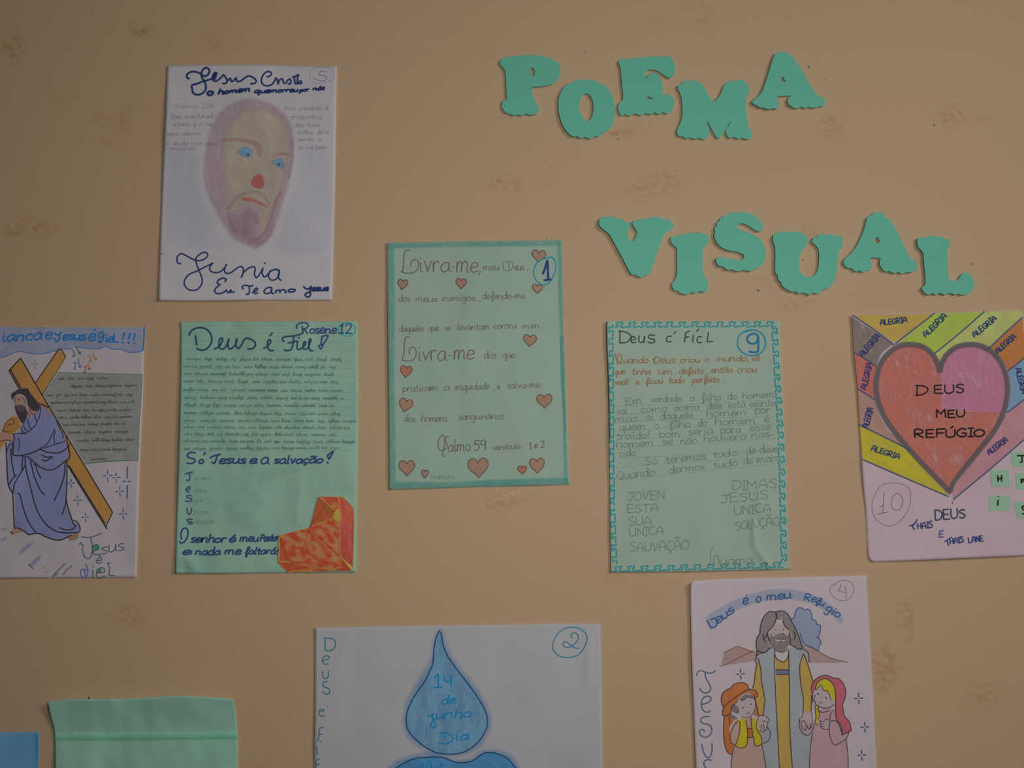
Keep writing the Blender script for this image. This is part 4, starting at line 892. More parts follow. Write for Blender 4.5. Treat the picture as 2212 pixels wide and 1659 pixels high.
for t, a, b, c, d, h in [('Em', 268, 1022, 455, 1008, 50), ('verdade', 562, 1000, 900, 985, 46), ('o', 1008, 985, 1055, 980, 44), ('filho', 1128, 978, 1352, 965, 44), ('do', 1432, 965, 1532, 958, 44), ('homem', 1598, 955, 1960, 940, 44),
                         ('vai ,', 168, 1130, 345, 1122, 46), ('como', 440, 1110, 738, 1098, 46), ('acerca', 825, 1090, 1108, 1078, 44), ('dele', 1200, 1072, 1360, 1065, 46), ('está', 1440, 1060, 1632, 1050, 44), ('escrito', 1680, 1048, 1972, 1032, 44),
                         ('mas', 150, 1220, 402, 1208, 46), ('ai', 498, 1200, 590, 1196, 46), ('daquele', 662, 1190, 1030, 1172, 46), ('homem', 1190, 1160, 1645, 1142, 46), ('por', 1742, 1128, 1912, 1118, 56),
                         ('quem', 195, 1315, 488, 1302, 46), ('o', 600, 1295, 645, 1293, 44), ('filho', 762, 1288, 1005, 1275, 44), ('do', 1092, 1268, 1195, 1262, 44), ('homem', 1288, 1252, 1745, 1232, 46), ('é', 1848, 1220, 1900, 1218, 50),
                         ('traído!', 168, 1418, 545, 1400, 48), ('bom', 652, 1395, 890, 1385, 46), ('seria', 985, 1368, 1265, 1350, 46), ('para', 1350, 1350, 1580, 1336, 52), ('esse', 1685, 1322, 1922, 1305, 48),
                         ('homem', 165, 1508, 585, 1490, 46), ('se', 692, 1482, 802, 1476, 46), ('não', 895, 1472, 1082, 1460, 46), ('houvera', 1160, 1442, 1645, 1418, 46), ('nas-', 1702, 1405, 1965, 1388, 46)]:
    s.tx('handwriting#2', t, a, b, c, d, h, 8.5, gp, .05)
rl = ink((96, 116, 106), .4, 'pencil')
s.st('ruled_line', "140,1038 1000,1015 1980,965|140,1140 1000,1100 1980,1060|145,1228 1000,1190 1985,1150|150,1325 1000,1280 1990,1240|150,1425 1000,1385 1990,1330|150,1520 1000,1475 1990,1405", 4, rl, 6)
s.T(1300, 960, 5.2667)
s.st('ruled_line', "150,160 1000,120 2000,60|150,265 1000,200 2010,140|150,410 900,330 2010,215", 4, rl, 6)
for t, a, b, c, d, h in [('cido .', 198, 140, 445, 118, 48), ('Só', 490, 235, 632, 218, 56), ('teremos', 732, 212, 1185, 165, 46), ('tudo', 1272, 150, 1532, 125, 46), ('de deus', 1640, 112, 2005, 80, 46),
                         ('Quando', 175, 398, 600, 350, 52), ('dermos', 765, 325, 1168, 285, 46), ('tudo', 1275, 272, 1548, 235, 46), ('de', 1612, 228, 1712, 218, 46), ('mais', 1765, 215, 2012, 180, 46)]:
    s.tx('handwriting#2', t, a, b, c, d, h, 8.5, gp, .05)
gc = ink((98, 108, 104), .6, 'pencil')
for t, a, b, c, d, h in [('JOVEN', 290, 645, 715, 618, 62), ('ESTA', 282, 772, 645, 770, 58), ('SUA', 302, 930, 565, 915, 64), ('UNICA', 310, 1045, 702, 1022, 60), ('SAUVAÇÃO', 318, 1222, 985, 1192, 66),
                         ('DIMAS', 1480, 515, 1990, 500, 66), ('JESUS', 1350, 672, 1895, 622, 60), ('UNICA', 1505, 800, 1925, 770, 62), ('SOLUÇÃO', 1520, 982, 2020, 915, 64)]:
    s.tx('acrostic' if a < 1000 else 'acrostic#2', t, a, b, c, d, h, 9, gc, .05, jit=1.0)
s.st('signature', "1270,1180 1240,1210 1238,1290 1235,1350 1205,1385 1225,1350|1275,1370 1280,1280 1305,1255 1330,1300 1340,1365", 8, gp); s.tx('signature', "uama", 1350, 1368, 1715, 1345, 54, 8, gp)
s.flush()

# ================================================================== POSTER 10: heart with rays, cut by the right edge
LUM = .92
s = Sheet('poster', 'poster of a big red and pink heart among coloured rays of lettering', [
  [(1840.5, 681.5), (1930, 678.5), (2040, 675), (2130, 672.5), (2209, 670)], [(2209, 670), (2222, 840), (2237, 1020), (2250, 1199)],
  [(1884, 1213.8), (1960, 1211), (2080, 1206), (2180, 1202), (2250, 1199)], [(1840.5, 681.5), (1845, 760), (1853, 845), (1858.5, 940), (1864, 1040), (1869.5, 1100), (1874.5, 1190), (1877, 1205), (1884, 1213.8)]],
  paper_mat((159, 141, 146), .05, (154, 122, 134), .35, 20), GP, 1.8, .9, 140, 10, add(liftx(1890, 1845, 1.4), lifty(1160, 1215, 1.4)))
s.T(1832, 660, 5.821)
ray = [("62,125! 1088,97! 598,476!", (172, 146, 70), 8), ("50,135! 575,487! 430,600 358,762! 80,590!", (108, 98, 90), 70), ("80,592! 357,765! 330,900 330,1060 345,1188! 120,1050!", (186, 104, 92), 75),
       ("120,1052! 345,1190! 400,1380 500,1560! 765,1812! 142,1500!", (146, 114, 102), 60), ("142,1503! 765,1812! 900,1960 1255,2385! 1258,2396! 183,1934!", (184, 172, 46), 15),
       ("1090,95! 1713,76! 1092,602! 1000,540 860,470 620,478!", (142, 158, 62), 40), ("1715,76! 2188,60! 2192,148! 1780,530! 1600,475 1400,500 1250,610 1160,760! 1092,604!", (160, 166, 96), 40),
       ("2195,150! 2236,638! 2012,822! 1960,720 1880,610 1785,530!", (186, 120, 60), 80), ("2238,640! 2270,1140! 2000,1335! 2030,1150 2030,980 2010,830!", (104, 134, 156), 60), ("2272,1150! 2305,1610! 1323,2435! 1300,2330! 1500,2050 1780,1680 1930,1450 2000,1345!", (186, 134, 142), 50)]
for i, (t, c, a) in enumerate(ray): s.fill('ray' + ('#%d' % i), t, ink(c, 1.12, 'hatch' if i in (1, 2) else 'crayon', a), 3, 1+i % 2, grid=9)
HP = "1155,830! 1130,740 1080,640 1000,555 900,505 770,490 640,510 530,580 440,680 380,810 352,960 358,1110 395,1260 460,1410 560,1560 700,1730 900,1955 1110,2170 1275,2345! 1330,2220 1430,2090 1640,1830 1830,1590 1920,1430 1975,1280 2002,1120 2000,960 1960,800 1890,670 1790,570 1660,505 1510,490 1370,520 1260,600 1190,700 1160,790!"
s.fill('heart', "1165,830! 1120,700 1000,560 900,510 770,495 640,515 530,585 440,685 385,810 355,960 360,1110 400,1260 465,1410 560,1550 700,1720 900,1945 1110,2160 1275,2330! 1330,2215 1430,2085 1640,1825 1830,1585 1905,1440 1940,1350 1500,1330 1180,1300!", ink((178, 104, 90), 1.0, 'hatch', 62), 0, 3, grid=10)
s.fill('heart', "1163,820! 1172,1300! 1500,1325 1935,1355! 1975,1280 2002,1120 2000,960 1960,800 1890,670 1790,570 1660,505 1510,490 1370,520 1260,600 1190,700", ink((176, 112, 138), .98, 'hatch', 86), 0, 3, grid=10)
s.st('heart/outline', HP, 58, ink((86, 80, 82), 1.0, 'pencil'), 6, closed=True)
nl = ink((58, 72, 100), .95)
for i_, q_ in enumerate("60,122 300,285 582,492|1090,96 850,280 598,478|1713,76 1400,350 1090,602|2190,150 1980,340 1778,532|2236,640 2120,740 2010,822|2270,1140 2140,1240 2000,1345|2300,1610 1800,2045 1323,2440|80,590 220,672 357,767|120,1050 240,1120 345,1190|142,1502 450,1650 780,1820|183,1936 700,2160 1262,2402".split('|')): s.st('divider_line#%d' % i_, q_, 15, nl, 7)
lt = ink((30, 56, 92)); lb = ink((48, 52, 96))
for t, a, b, c, d, h, m_ in [('ALEGRIA', 405, 248, 742, 210, 42, lt), ('ALEGRIA', 975, 405, 1248, 145, 42, lt), ('ALEGRIA', 1590, 405, 1872, 175, 42, lt), ('ALEGRIA', 1882, 605, 2118, 405, 42, lt), ('ALEGRIA', 185, 650, 408, 395, 44, lb), ('ALEGRIA', 225, 1065, 300, 730, 44, lb),
                             ('ALEGRIA', 248, 1545, 318, 1300, 46, lb), ('ALEGRIA', 283, 1822, 640, 1930, 42, lt), ('ALEGRIA', 1775, 1882, 2012, 1705, 42, lb), ('ALEGRIA', 2105, 790, 2185, 1110, 42, lb)]:
    s.tx('ray_lettering#%d' % (a+b), t, a, b, c, d, h, 14, m_, .05)
blk = ink((24, 22, 26))
s.st('heart_lettering', "870,1002 868,1118|850,1005 940,1010 1000,1040 995,1080 930,1120 850,1128", 15, blk)
s.tx('heart_lettering', "EUS", 1078, 1108, 1460, 1098, 64, 15, blk, .02); s.tx('heart_lettering', "MEU", 1105, 1412, 1468, 1400, 60, 17, blk, .02)
s.tx('heart_lettering', "REFÚGIO", 830, 1662, 1705, 1645, 62, 18, blk, .02)
s.T(1832, 935, 5.721)
pp = ink((96, 80, 104), .75, 'pencil')
s.st('number', "430,640 500,622 620,622 720,655 768,720 772,800 765,890 710,1010 620,1110 520,1148 420,1125 340,1060 300,960 300,860 340,750 400,660 450,635", 7, pp); s.st('number', "443,740 440,860 430,990|392,922 440,888|365,1003 490,978|610,745 560,780 538,880 560,940 600,957 650,935 678,860 665,790 610,745", 8.5, pp)
nd1 = ink((46, 58, 78)); nd2 = ink((48, 56, 104))
s.tx('lettering', "DEUS", 1072, 1078, 1452, 1052, 72, 16, nd1, .02)
s.st('lettering', "762,1150 815,1130 855,1070|810,1125 800,1160 825,1195", 15, nd2); s.tx('lettering', "HAIS", 858, 1188, 1048, 1170, 48, 13, nd2, .02)
s.tx('lettering', "E", 1122, 1292, 1178, 1290, 46, 15, ink((70, 80, 134)))
s.st('lettering', "1195,1345 1250,1310 1280,1290|1225,1325 1240,1395", 14, nd2); s.tx('lettering', "HAIS", 1260, 1375, 1432, 1350, 42, 14, nd2, .02); s.tx('lettering', "LANE", 1490, 1362, 1672, 1335, 44, 14, nd2, .02)
s.st('lettering', "1288,850 1292,875", 10, ink((110, 50, 60)))
cg = ink((118, 150, 124), 1.0, 'flat')
def card(i, poly, strokes):
    q = [s.px(a, b) for a, b, c in pts(poly)[0]]
    A = Acc(); m_ = A.m(CARD); s._fill(A, m_, [spline([(x, y, True) for x, y in q], 4, True)], 0, 8, 6)
    n0 = len(A.v)
    b_ = spline([(x, y, True) for x, y in q], 4, True)
    for x, y in b_: A.v.append(P(x, y, s.H(x, y)+.38)); A.cv.append(1)
    for x, y in b_: A.v.append(P(x, y, s.H(x, y)+.02)); A.cv.append(1)
    n = len(b_)
    for j in range(n): A.f.append((n0+j, n0+(j+1) % n, n0+n+(j+1) % n, n0+n+j)); A.mi.append(m_)
    o = link_mesh('letter_card', A.v, A.f, A.mats, s.root, s.org, A.mi, A.cv); o['label'] = 'green paper square with a black letter'
    s.objs_pre = getattr(s, 'objs_pre', {}); s.objs_pre[i] = o
    sub = Acc(); keep = s.acc; s.acc = {'lettering': sub}; s.st('lettering', strokes, 17, blk, 13); s.acc = keep
    link_mesh('lettering', sub.v, sub.f, sub.mats, o, s.org, sub.mi, sub.cv).location = (0, 0, 0)
CARD = paper_mat((120, 152, 126), .05)
card('T', "2015,240 2145,236 2200,236 2225,420 2110,425 2035,415", "2092,282 2180,282|2150,290 2148,360 2128,362")
card('H', "1757,460 1985,456 2002,672 1772,660", "1850,528 1855,602|1898,525 1898,598|1845,572 1905,558")
card('A', "2062,497 2240,494 2262,706 2085,702", "2140,575 2142,622|2140,575 2180,572|2145,598 2185,596|2182,572 2184,620")
card('I', "1748,782 2005,776 1998,965 1745,962", "1855,832 1850,898|1855,785 1858,790")
card('S', "2045,852 2270,848 2285,1056 2092,1052", "2200,895 2150,915 2165,945 2190,960|2155,998 2185,1002")
s.flush()

# ================================================================== POSTER 2: water drop, cut by the lower edge
LUM = .80
s = Sheet('poster', 'wide white sheet with a large blue drop holding a handwritten date', [
  [(680, 1356), (800, 1353.5), (950, 1351), (1100, 1349), (1220, 1347), (1297, 1348)], [(1297, 1348), (1299, 1450), (1302, 1659), (1304, 1800)],
  [(677, 1808), (900, 1806), (1100, 1803), (1304, 1800)], [(680, 1356), (679.5, 1500), (678.5, 1659), (677, 1808)]],
  paper_mat((134, 132, 133), .04), GP, 1.8, 1.1, 150, 2, add(ridge(1268, 1350, 1275, 1500, 9, 1.5), ridge(755, 1360, 720, 1480, 18, 1.2), liftx(1200, 1297, 1.0)))
s.T(670, 1340, 5.2)
DR = "1450,120! 1415,200 1390,330 1382,450 1355,550 1290,680 1200,810 1130,930 1088,1040 1080,1140 1100,1230 1160,1310 1260,1400 1400,1480 1470,1495 1580,1503 1700,1488 1800,1440 1900,1350 1970,1240 1992,1150 1975,1040 1915,920 1830,790 1715,640 1612,500 1540,390 1495,280 1482,200 1470,150"
halo = ink((84, 124, 158), .8, 'crayon', 75)
s.fill('water_drop', "1450,60 1370,200 1335,400 1250,560 1110,780 1040,950 1020,1140 1060,1300 1180,1430 1380,1545 1600,1560 1800,1520 1960,1400 2060,1180 2040,1020 1950,840 1800,620 1640,430 1560,250 1500,80", halo, 85, 1, grid=9)
s.fill('water_drop', DR, ink((90, 126, 148), 1.1, 'hatch', 84), 0, 3, grid=9)
s.st('water_drop', DR, 10.5, ink((24, 50, 84)), 8, closed=True)
s.st('water_drop', "1300,1160 1303,1250 1300,1345", 7, ink((70, 90, 130), .7, 'pencil'))
DB = "905,1720 960,1665 1060,1600 1180,1552 1300,1540 1400,1534 1520,1550 1620,1590 1700,1598 1780,1590 1850,1562 1920,1510 1980,1486 2080,1492 2200,1540 2250,1590 2310,1660 2360,1760"
s.fill('water_drop#2', "840,1700 900,1600 1040,1520 1250,1470 1420,1470 1600,1540 1780,1530 1900,1450 2000,1430 2150,1440 2290,1510 2370,1640 2450,1800 2400,2100 1600,2250 850,2050", halo, 70, 1, grid=9)
s.fill('water_drop#2', DB+" 2380,1900 2300,2150 1600,2250 950,2150 860,1900", ink((66, 120, 158), 1.12, 'crayon', 10), 0, 3, grid=9)
s.st('water_drop#2', DB, 10.5, ink((24, 50, 84)), 8)
cy_ = ink((20, 112, 158))
s.st('lettering', "1385,757 1480,748|1395,650 1440,603! 1437,750|1512,618 1510,680 1588,690|1578,620 1586,752", 14, cy_); s.tx('lettering', "de", 1470, 940, 1615, 930, 56, 13, cy_, .3)
s.st('lettering', "1318,1082 1345,1062 1360,1085 1385,1045! 1375,1100 1400,1150 1415,1190 1385,1208 1355,1185 1365,1150 1405,1100", 13, cy_); s.tx('lettering', "unho", 1405, 1105, 1795, 1088, 60, 13, cy_, .3)
s.st('lettering', "1450,1280 1490,1260 1560,1280 1605,1330 1560,1375 1500,1388 1445,1370|1515,1285 1512,1320", 13, cy_); s.tx('lettering', "ia", 1625, 1350, 1775, 1335, 58, 13, cy_, .3)
s.st('lettering#2', "1225,1690 1245,1620 1265,1600! 1290,1700 1330,1590 1355,1585! 1360,1700|1450,1635 1505,1622|1465,1600 1475,1690|2150,1655 2175,1640|2160,1700 2158,1670", 13, cy_)
tv = ink((40, 96, 112), .9)
s.st('vertical_lettering', "165,210 172,338! 220,342 272,310 285,250 255,208 158,200|150,452 212,430 208,402 160,405 138,450 160,492 207,487|140,570 145,630 175,657 207,625 207,565|198,690 152,695 148,740 202,762 222,797 190,832 138,800|112,1022 157,1015 145,998 107,1010 103,1060 135,1078 162,1068|192,972 205,965|150,1202 105,1217 100,1290 85,1362|100,1282 135,1277|115,1365 122,1355|75,1415 80,1512|110,1562 72,1572 68,1700|72,1625 108,1612", 11, tv)
s.T(980, 1340, 5.2)
s.st('number', "1270,82 1190,130 1130,220 1112,300 1140,360 1200,405 1280,417 1370,402 1430,360 1480,280 1502,200 1480,140 1410,90 1330,76 1268,83", 11, ink((34, 108, 124), .9))
s.st('number', "1335,200 1318,168 1345,140 1390,155 1398,215 1350,275 1290,303 1240,292 1232,255 1265,240 1310,275 1360,308 1412,315", 10.5, ink((34, 100, 120), .9))
s.flush()

# ================================================================== POSTER 4: family under an arch of words, cut by the lower edge
LUM = .94
s = Sheet('poster', 'poster of a bearded robed man holding hands with two children', [
  [(1492, 1262), (1496, 1257), (1503, 1255), (1560, 1250.5), (1680, 1247.5), (1780, 1245), (1871.5, 1243)], [(1871.5, 1243), (1877, 1330), (1883.5, 1450), (1894, 1659), (1901, 1780)],
  [(1507, 1790), (1640, 1787), (1780, 1783), (1901, 1780)], [(1492, 1262), (1491.5, 1300), (1493, 1380), (1495, 1450), (1503, 1659), (1507, 1790)]],
  paper_mat((158, 146, 149), .05), GP, 1.8, .8, 130, 4, add(liftx(1540, 1495, 1.8), lambda X, Y: 3.2*max(0, 1-(abs(X-1490)+abs(Y-1252))/38)))
s.T(1480, 1235, 5.2667)
s.fill('arch_band', "235,520 420,385 640,280 880,208 1130,185 1340,215 1550,290 1700,400 1812,545 1760,610 1690,520 1600,460 1450,385 1300,345 1130,322 900,345 640,425 440,545 300,670", ink((132, 141, 158), .8, 'crayon', 10), 25, 1)
ab = ink((48, 82, 122))
s.st('arch_lettering', "250,550 295,640|290,545 340,530 365,580 350,620 300,640", 14, ab); s.tx('arch_lettering', "eus", 375, 600, 560, 455, 60, 14, ab, .05); s.tx('arch_lettering', "e", 660, 378, 712, 368, 72, 14, ab); s.st('arch_lettering', "695,265 702,275", 12, ab)
s.tx('arch_lettering', "o", 806, 350, 858, 345, 64, 14, ab); s.tx('arch_lettering', "meu", 925, 325, 1198, 302, 56, 14, ab); s.tx('arch_lettering', "Re", 1350, 320, 1480, 345, 48, 13, ab); s.tx('arch_lettering', "fu", 1480, 350, 1570, 392, 42, 13, ab); s.tx('arch_lettering', "gio", 1590, 425, 1735, 525, 56, 13, ab)
pz = ink((100, 96, 120), .75, 'pencil')
s.st('number', "1690,165 1740,115 1810,97 1880,115 1920,175 1905,260 1850,315 1780,328 1700,295 1655,235 1650,185 1690,135", 7, pz); s.st('number', "1772,130 1765,180 1740,215! 1812,232|1822,165 1832,230 1830,300", 8, pz)
mt1 = ink((148, 122, 114), .85, 'crayon', 20); mo = ink((104, 72, 66), .75, 'pencil')
s.fill('mountain', "400,1075! 440,918! 590,850 760,895 860,880! 860,1010! 600,1050", mt1, 12, 1); s.fill('mountain#2', "1330,845! 1500,895 1650,972 1850,1028! 1700,1042 1400,1042!", mt1, 12, 1)
s.st('mountain', "440,918 500,895 590,850 660,870 740,900 775,902|770,905 600,985 500,1040 400,1078", 9, mo); s.st('mountain#2', "1340,850 1400,855 1500,895 1600,955 1700,995 1850,1026", 9, mo)
s.fill('tree', "1195,545 1245,512! 1262,440 1310,405 1357,437! 1400,425 1440,480 1442,542! 1490,560 1500,597! 1540,612 1537,680 1525,735! 1495,745! 1530,762 1548,810 1515,860 1510,900! 1330,825 1280,700 1230,620", ink((124, 136, 154), 1.0, 'crayon', 85), 3, 1)
s.st('tree', "1200,525 1215,545 1245,512! 1262,440 1310,405 1357,437! 1400,425 1440,480 1442,542! 1490,560 1500,597! 1540,612 1537,680 1525,735! 1495,745! 1530,762 1548,810 1520,850 1525,880 1510,900", 9, ink((54, 70, 124), .9)); s.st('tree', "1310,700 1350,810 1430,850 1500,890", 8, ink((60, 74, 120), .8))
ol = ink((58, 48, 52), .95); oln = ink((70, 60, 66), .8)
def figure(key, fills, lines, w=9, lay=3):
    for i, (t, c, a, k2) in enumerate(fills): s.fill(key, t, ink(c, k2, 'crayon', a), 3, lay+i*.6)
    if lines: s.st(key, lines, w, ol, 9)
ve = (136, 143, 148); ro = (160, 132, 66)
figure('drawn_robe', [
  ("1020,940! 1060,1000 1130,1022 1180,930! 1185,1300 1200,1700 1222,2260! 1075,2260! 1055,1900 1040,1400", ro, 85, 1.15),
  ("835,1000! 860,1080 870,1250 912,1468! 895,1560 890,1650 830,1640! 815,1540 780,1400 768,1320! 800,1120", ro, 85, 1.1),
  ("1345,935! 1400,1040 1430,1150 1460,1260! 1440,1340 1435,1590! 1345,1600! 1345,1450 1310,1250 1305,1100", ro, 85, 1.1),
  ("985,862! 1018,888! 1015,1100 1030,1500 1055,1900 1075,2260! 925,2260! 890,2000 860,1800 950,1720 895,1600! 915,1465! 870,1250 860,1080 832,1000! 800,1020 815,955! 905,920 950,880", ve, 85, 1.0),
  ("1182,862! 1240,850 1290,885 1350,880 1400,930 1412,1030! 1380,1000 1345,932! 1305,1060 1310,1250 1345,1450! 1345,1600! 1300,1680 1300,1800 1430,1860 1410,2260! 1222,2260! 1200,1800 1190,1300", ve, 85, 1.0),
  ("1030,1115! 1180,1117! 1180,1168! 1035,1165!", (92, 100, 140), 5, 1.2)],
  "1020,890 1015,1050 1022,1200 1035,1500 1050,1800 1075,2260|1178,890 1182,1100 1187,1350 1192,1800 1222,2260|1018,930 1040,985 1090,1020 1130,1022 1165,985 1178,925|985,862 950,880 905,920 850,930 815,960 800,1020 812,1040|830,985 850,1050 865,1150 870,1250 895,1380 912,1468|820,1030 800,1140 785,1260 770,1325|912,1468 895,1560 890,1640|780,1400 815,1530 832,1620|1290,885 1350,882 1400,930 1412,1030|1345,932 1380,1010 1420,1130 1460,1260|1345,932 1310,1040 1305,1150 1320,1300 1345,1450 1340,1590|1440,1400 1435,1590|1030,1117 1180,1117|1035,1168 1180,1168", 9)
figure('drawn_head', [("965,650! 1030,568 1105,600 1190,680 1200,800 1150,860 1000,850 955,760", (164, 150, 150), 60, .9)], "", 8)
figure('drawn_head/beard', [("948,690 972,740 1005,755 1030,735 1060,705 1110,700 1140,735 1165,742! 1180,700 1200,690! 1197,800 1150,880 1130,910 1090,917 1030,892 990,835 958,790", (112, 103, 103), 85, 1.0)],
  "975,700 990,740 1005,755 1040,712|1110,700 1160,742 1178,720|948,770 975,825 1030,890 1090,917 1140,905 1170,870|1050,760 1100,770 1140,760|1075,790 1100,795", 7, 5)
s.fill('drawn_head/beard', "1035,775 1080,765 1140,775 1130,800 1085,790 1045,805", ink((176, 168, 170), .9, 'flat'), 6, 7)
figure('drawn_head/hair', [("1040,452 960,455 905,500 870,570 855,640 850,705! 815,760 808,840 825,900! 900,920! 950,882 985,860! 950,800 942,690! 990,640 1030,560! 1085,520 1125,595! 1180,660! 1210,720 1195,830! 1240,850 1290,882! 1337,862! 1315,800 1295,740 1262,660 1215,570 1170,490 1100,450", (118, 110, 110), 80, 1.1)],
  "1038,460 960,455 905,500 870,570 855,640 850,705! 815,760 808,840 822,900|1040,455 1100,445 1170,485 1215,570 1262,660 1295,740 1315,800 1337,862|1032,465 1035,540 1000,620 945,680 940,720 960,790|1045,480 1040,520 1090,540|1115,560 1130,610 1180,660|890,700 890,760 915,800|945,700 900,760|1185,680 1200,760 1195,830|1235,680 1255,720 1245,770|825,900 905,920 950,882 980,865|1337,862 1290,882 1240,850 1195,830|820,900 810,960", 10, 6)
s.st('drawn_head', "1020,658 1030,662|1112,655 1122,660", 12, oln)
# boy
hat = (184, 110, 60)
figure('drawn_boy', [
  ("560,1700! 620,1690 690,1670 760,1650 830,1700 860,1740 930,1760 970,1830 950,1920 880,1950! 925,2260! 520,2260! 540,2050 560,1975! 520,1900 510,1840", (168, 138, 124), 85, 1.0),
  ("620,1455 680,1410 740,1410 795,1440 800,1540 770,1620 700,1660 620,1640 560,1600 590,1520", (166, 152, 152), 60, .8),
  ("705,1780! 762,1775! 768,1885! 715,1888!", (196, 112, 60), 5, 1.2),
  ("600,1690 660,1665 690,1690! 712,1800 705,1940 690,1990 640,2008 570,1980! 590,1900 625,1830 622,1760", (184, 170, 40), 85, 1.2),
  ("748,1650! 815,1690 830,1780 872,1880 865,1960 810,1982! 775,1900 755,1780", (184, 170, 40), 85, 1.2),
  ("448,1630! 500,1620 520,1700 510,1790 512,1900 560,1970! 540,2078! 480,2050 450,1960 438,1800", hat, 80, 1.15), ("800,1480! 825,1570 835,1640 800,1650! 775,1620! 800,1550", hat, 80, 1.1), ("500,1650 560,1680 520,1760! 505,1700", hat, 80, 1.1)],
  "600,1690 540,1780 512,1860 525,1940 570,1975|690,1690 710,1800 708,1900 700,1975 640,2008 570,1980|622,1700 620,1800 600,1900 570,1975|748,1650 760,1780 780,1900 800,1980 865,1965 872,1900|820,1820 850,1850 872,1900|930,1760 970,1830 950,1920 885,1955|872,1955 900,2100 925,2260|560,1990 535,2090 520,2260|445,1640 438,1800 450,1960 490,2060 540,2080|500,1640 510,1760|710,1785 765,1780|715,1888 770,1885|800,1480 825,1570 835,1640", 8, 4)
figure('drawn_boy/hat', [("440,1645 425,1600 440,1545! 412,1470 425,1390 470,1345 520,1325! 560,1280 640,1260 700,1280 728,1338! 790,1345 822,1385 815,1430 780,1430 720,1380 650,1410 600,1470 560,1500 530,1540 530,1590 500,1630", hat, 60, 1.25)],
  "440,1545 412,1470 425,1390 470,1345 520,1325! 560,1280 640,1260 700,1280 728,1338! 790,1345 822,1385 815,1430|440,1545 425,1600 440,1640 500,1625 530,1590 530,1540 600,1470|435,1540 520,1470 600,1410 700,1345|728,1345 700,1350", 9, 6)
figure('drawn_boy/hair', [("630,1440 680,1395 730,1395 800,1425 800,1475 760,1440 705,1430 660,1465 625,1470", (104, 98, 102), 60, 1.2), ("528,1550 560,1508 600,1540 605,1600 570,1605 540,1580", (104, 98, 102), 60, 1.2), ("498,1620 540,1620 600,1670 575,1685 520,1665", (104, 98, 102), 60, 1.2)],
  "630,1440 660,1465 705,1430 760,1440|600,1540 605,1600 570,1605|800,1440 798,1540 770,1620 700,1660 640,1650", 6, 6)
s.st('drawn_boy', "655,1545 662,1550|745,1505 752,1510", 15, oln); s.st('drawn_boy', "698,1600 715,1618 738,1595|710,1540 720,1545", 6, oln)
figure('drawn_hand', [("835,1645 890,1632 955,1680 940,1715 935,1740 930,1800 880,1825 830,1800 808,1730", (166, 150, 150), 40, .9)], "835,1645 890,1632 955,1680 945,1715 915,1700 880,1705|808,1730 815,1790 850,1815 870,1780 865,1740|870,1820 890,1825 900,1780 890,1730|935,1740 930,1790 905,1810|835,1650 808,1730|940,1720 935,1745", 7, 6)
# girl
figure('drawn_girl', [
  ("1450,1830! 1470,1700 1500,1600 1560,1560 1650,1550 1720,1580 1720,1690! 1780,1780 1870,1800 1865,1850 1830,1905! 1850,2050 1855,2260! 1412,2260! 1425,2000", (176, 142, 148), 85, .95),
  ("1470,1700 1300,1680 1295,1760 1340,1840 1420,1862 1450,1800", (172, 142, 148), 85, .9),
  ("1490,1340 1540,1300 1640,1370 1700,1450 1700,1530 1620,1560 1540,1545 1480,1480", (168, 154, 156), 60, .8)],
  "1450,1830 1430,1960 1418,2100 1412,2260|1830,1905 1850,2050 1858,2260|1500,1560 1560,1600 1640,1580|1650,1700 1640,1800 1660,1910 1700,1970 1760,1950 1830,1900 1865,1830|1650,1700 1700,1695 1740,1720 1790,1850|1645,1690 1655,1620 1680,1580|1470,1740 1440,1820 1400,1860 1340,1840 1298,1760 1305,1690|1480,1400 1470,1460 1500,1520 1560,1548 1640,1545 1700,1510", 8, 4)
figure('drawn_girl/veil', [("1465,1560! 1445,1480! 1450,1380! 1435,1320 1460,1255 1520,1200 1600,1178 1690,1210! 1750,1218 1810,1290 1828,1400 1790,1520! 1815,1640 1870,1710 1892,1810! 1840,1830 1785,1860! 1775,1760 1725,1690! 1712,1560 1715,1400! 1690,1290 1620,1225 1560,1222 1500,1270 1480,1340! 1455,1440! 1470,1560", (190, 98, 110), 80, 1.15)],
  "1450,1385 1435,1320 1460,1255 1520,1200 1600,1178 1690,1210! 1750,1218 1810,1290 1828,1400 1790,1520! 1815,1640 1870,1710 1892,1810! 1840,1830 1785,1860! 1775,1760 1725,1690|1715,1400 1712,1560 1720,1690|1445,1380 1455,1480|1478,1340 1500,1270 1560,1222 1620,1225 1690,1290 1715,1400", 9, 6)
figure('drawn_girl/hair', [("1482,1345 1500,1272 1560,1225 1620,1228 1688,1292 1712,1400 1705,1455! 1665,1460 1640,1390! 1605,1350 1590,1360 1545,1290! 1510,1325", (184, 172, 40), 60, 1.3), ("1485,1515 1522,1520! 1515,1570 1528,1620 1512,1680 1508,1745! 1478,1720 1490,1650 1480,1580", (184, 172, 40), 60, 1.3)],
  "1482,1345 1510,1325 1545,1290 1565,1330 1590,1360 1605,1350 1640,1390 1660,1460|1485,1515 1480,1580 1490,1650 1478,1720 1508,1745|1522,1520 1515,1570 1528,1620 1512,1680", 7, 7)
s.st('drawn_girl', "1505,1385 1520,1395|1600,1430 1610,1438", 14, oln); s.st('drawn_girl', "1520,1475 1540,1498 1555,1480|1545,1430 1555,1432", 6, oln)
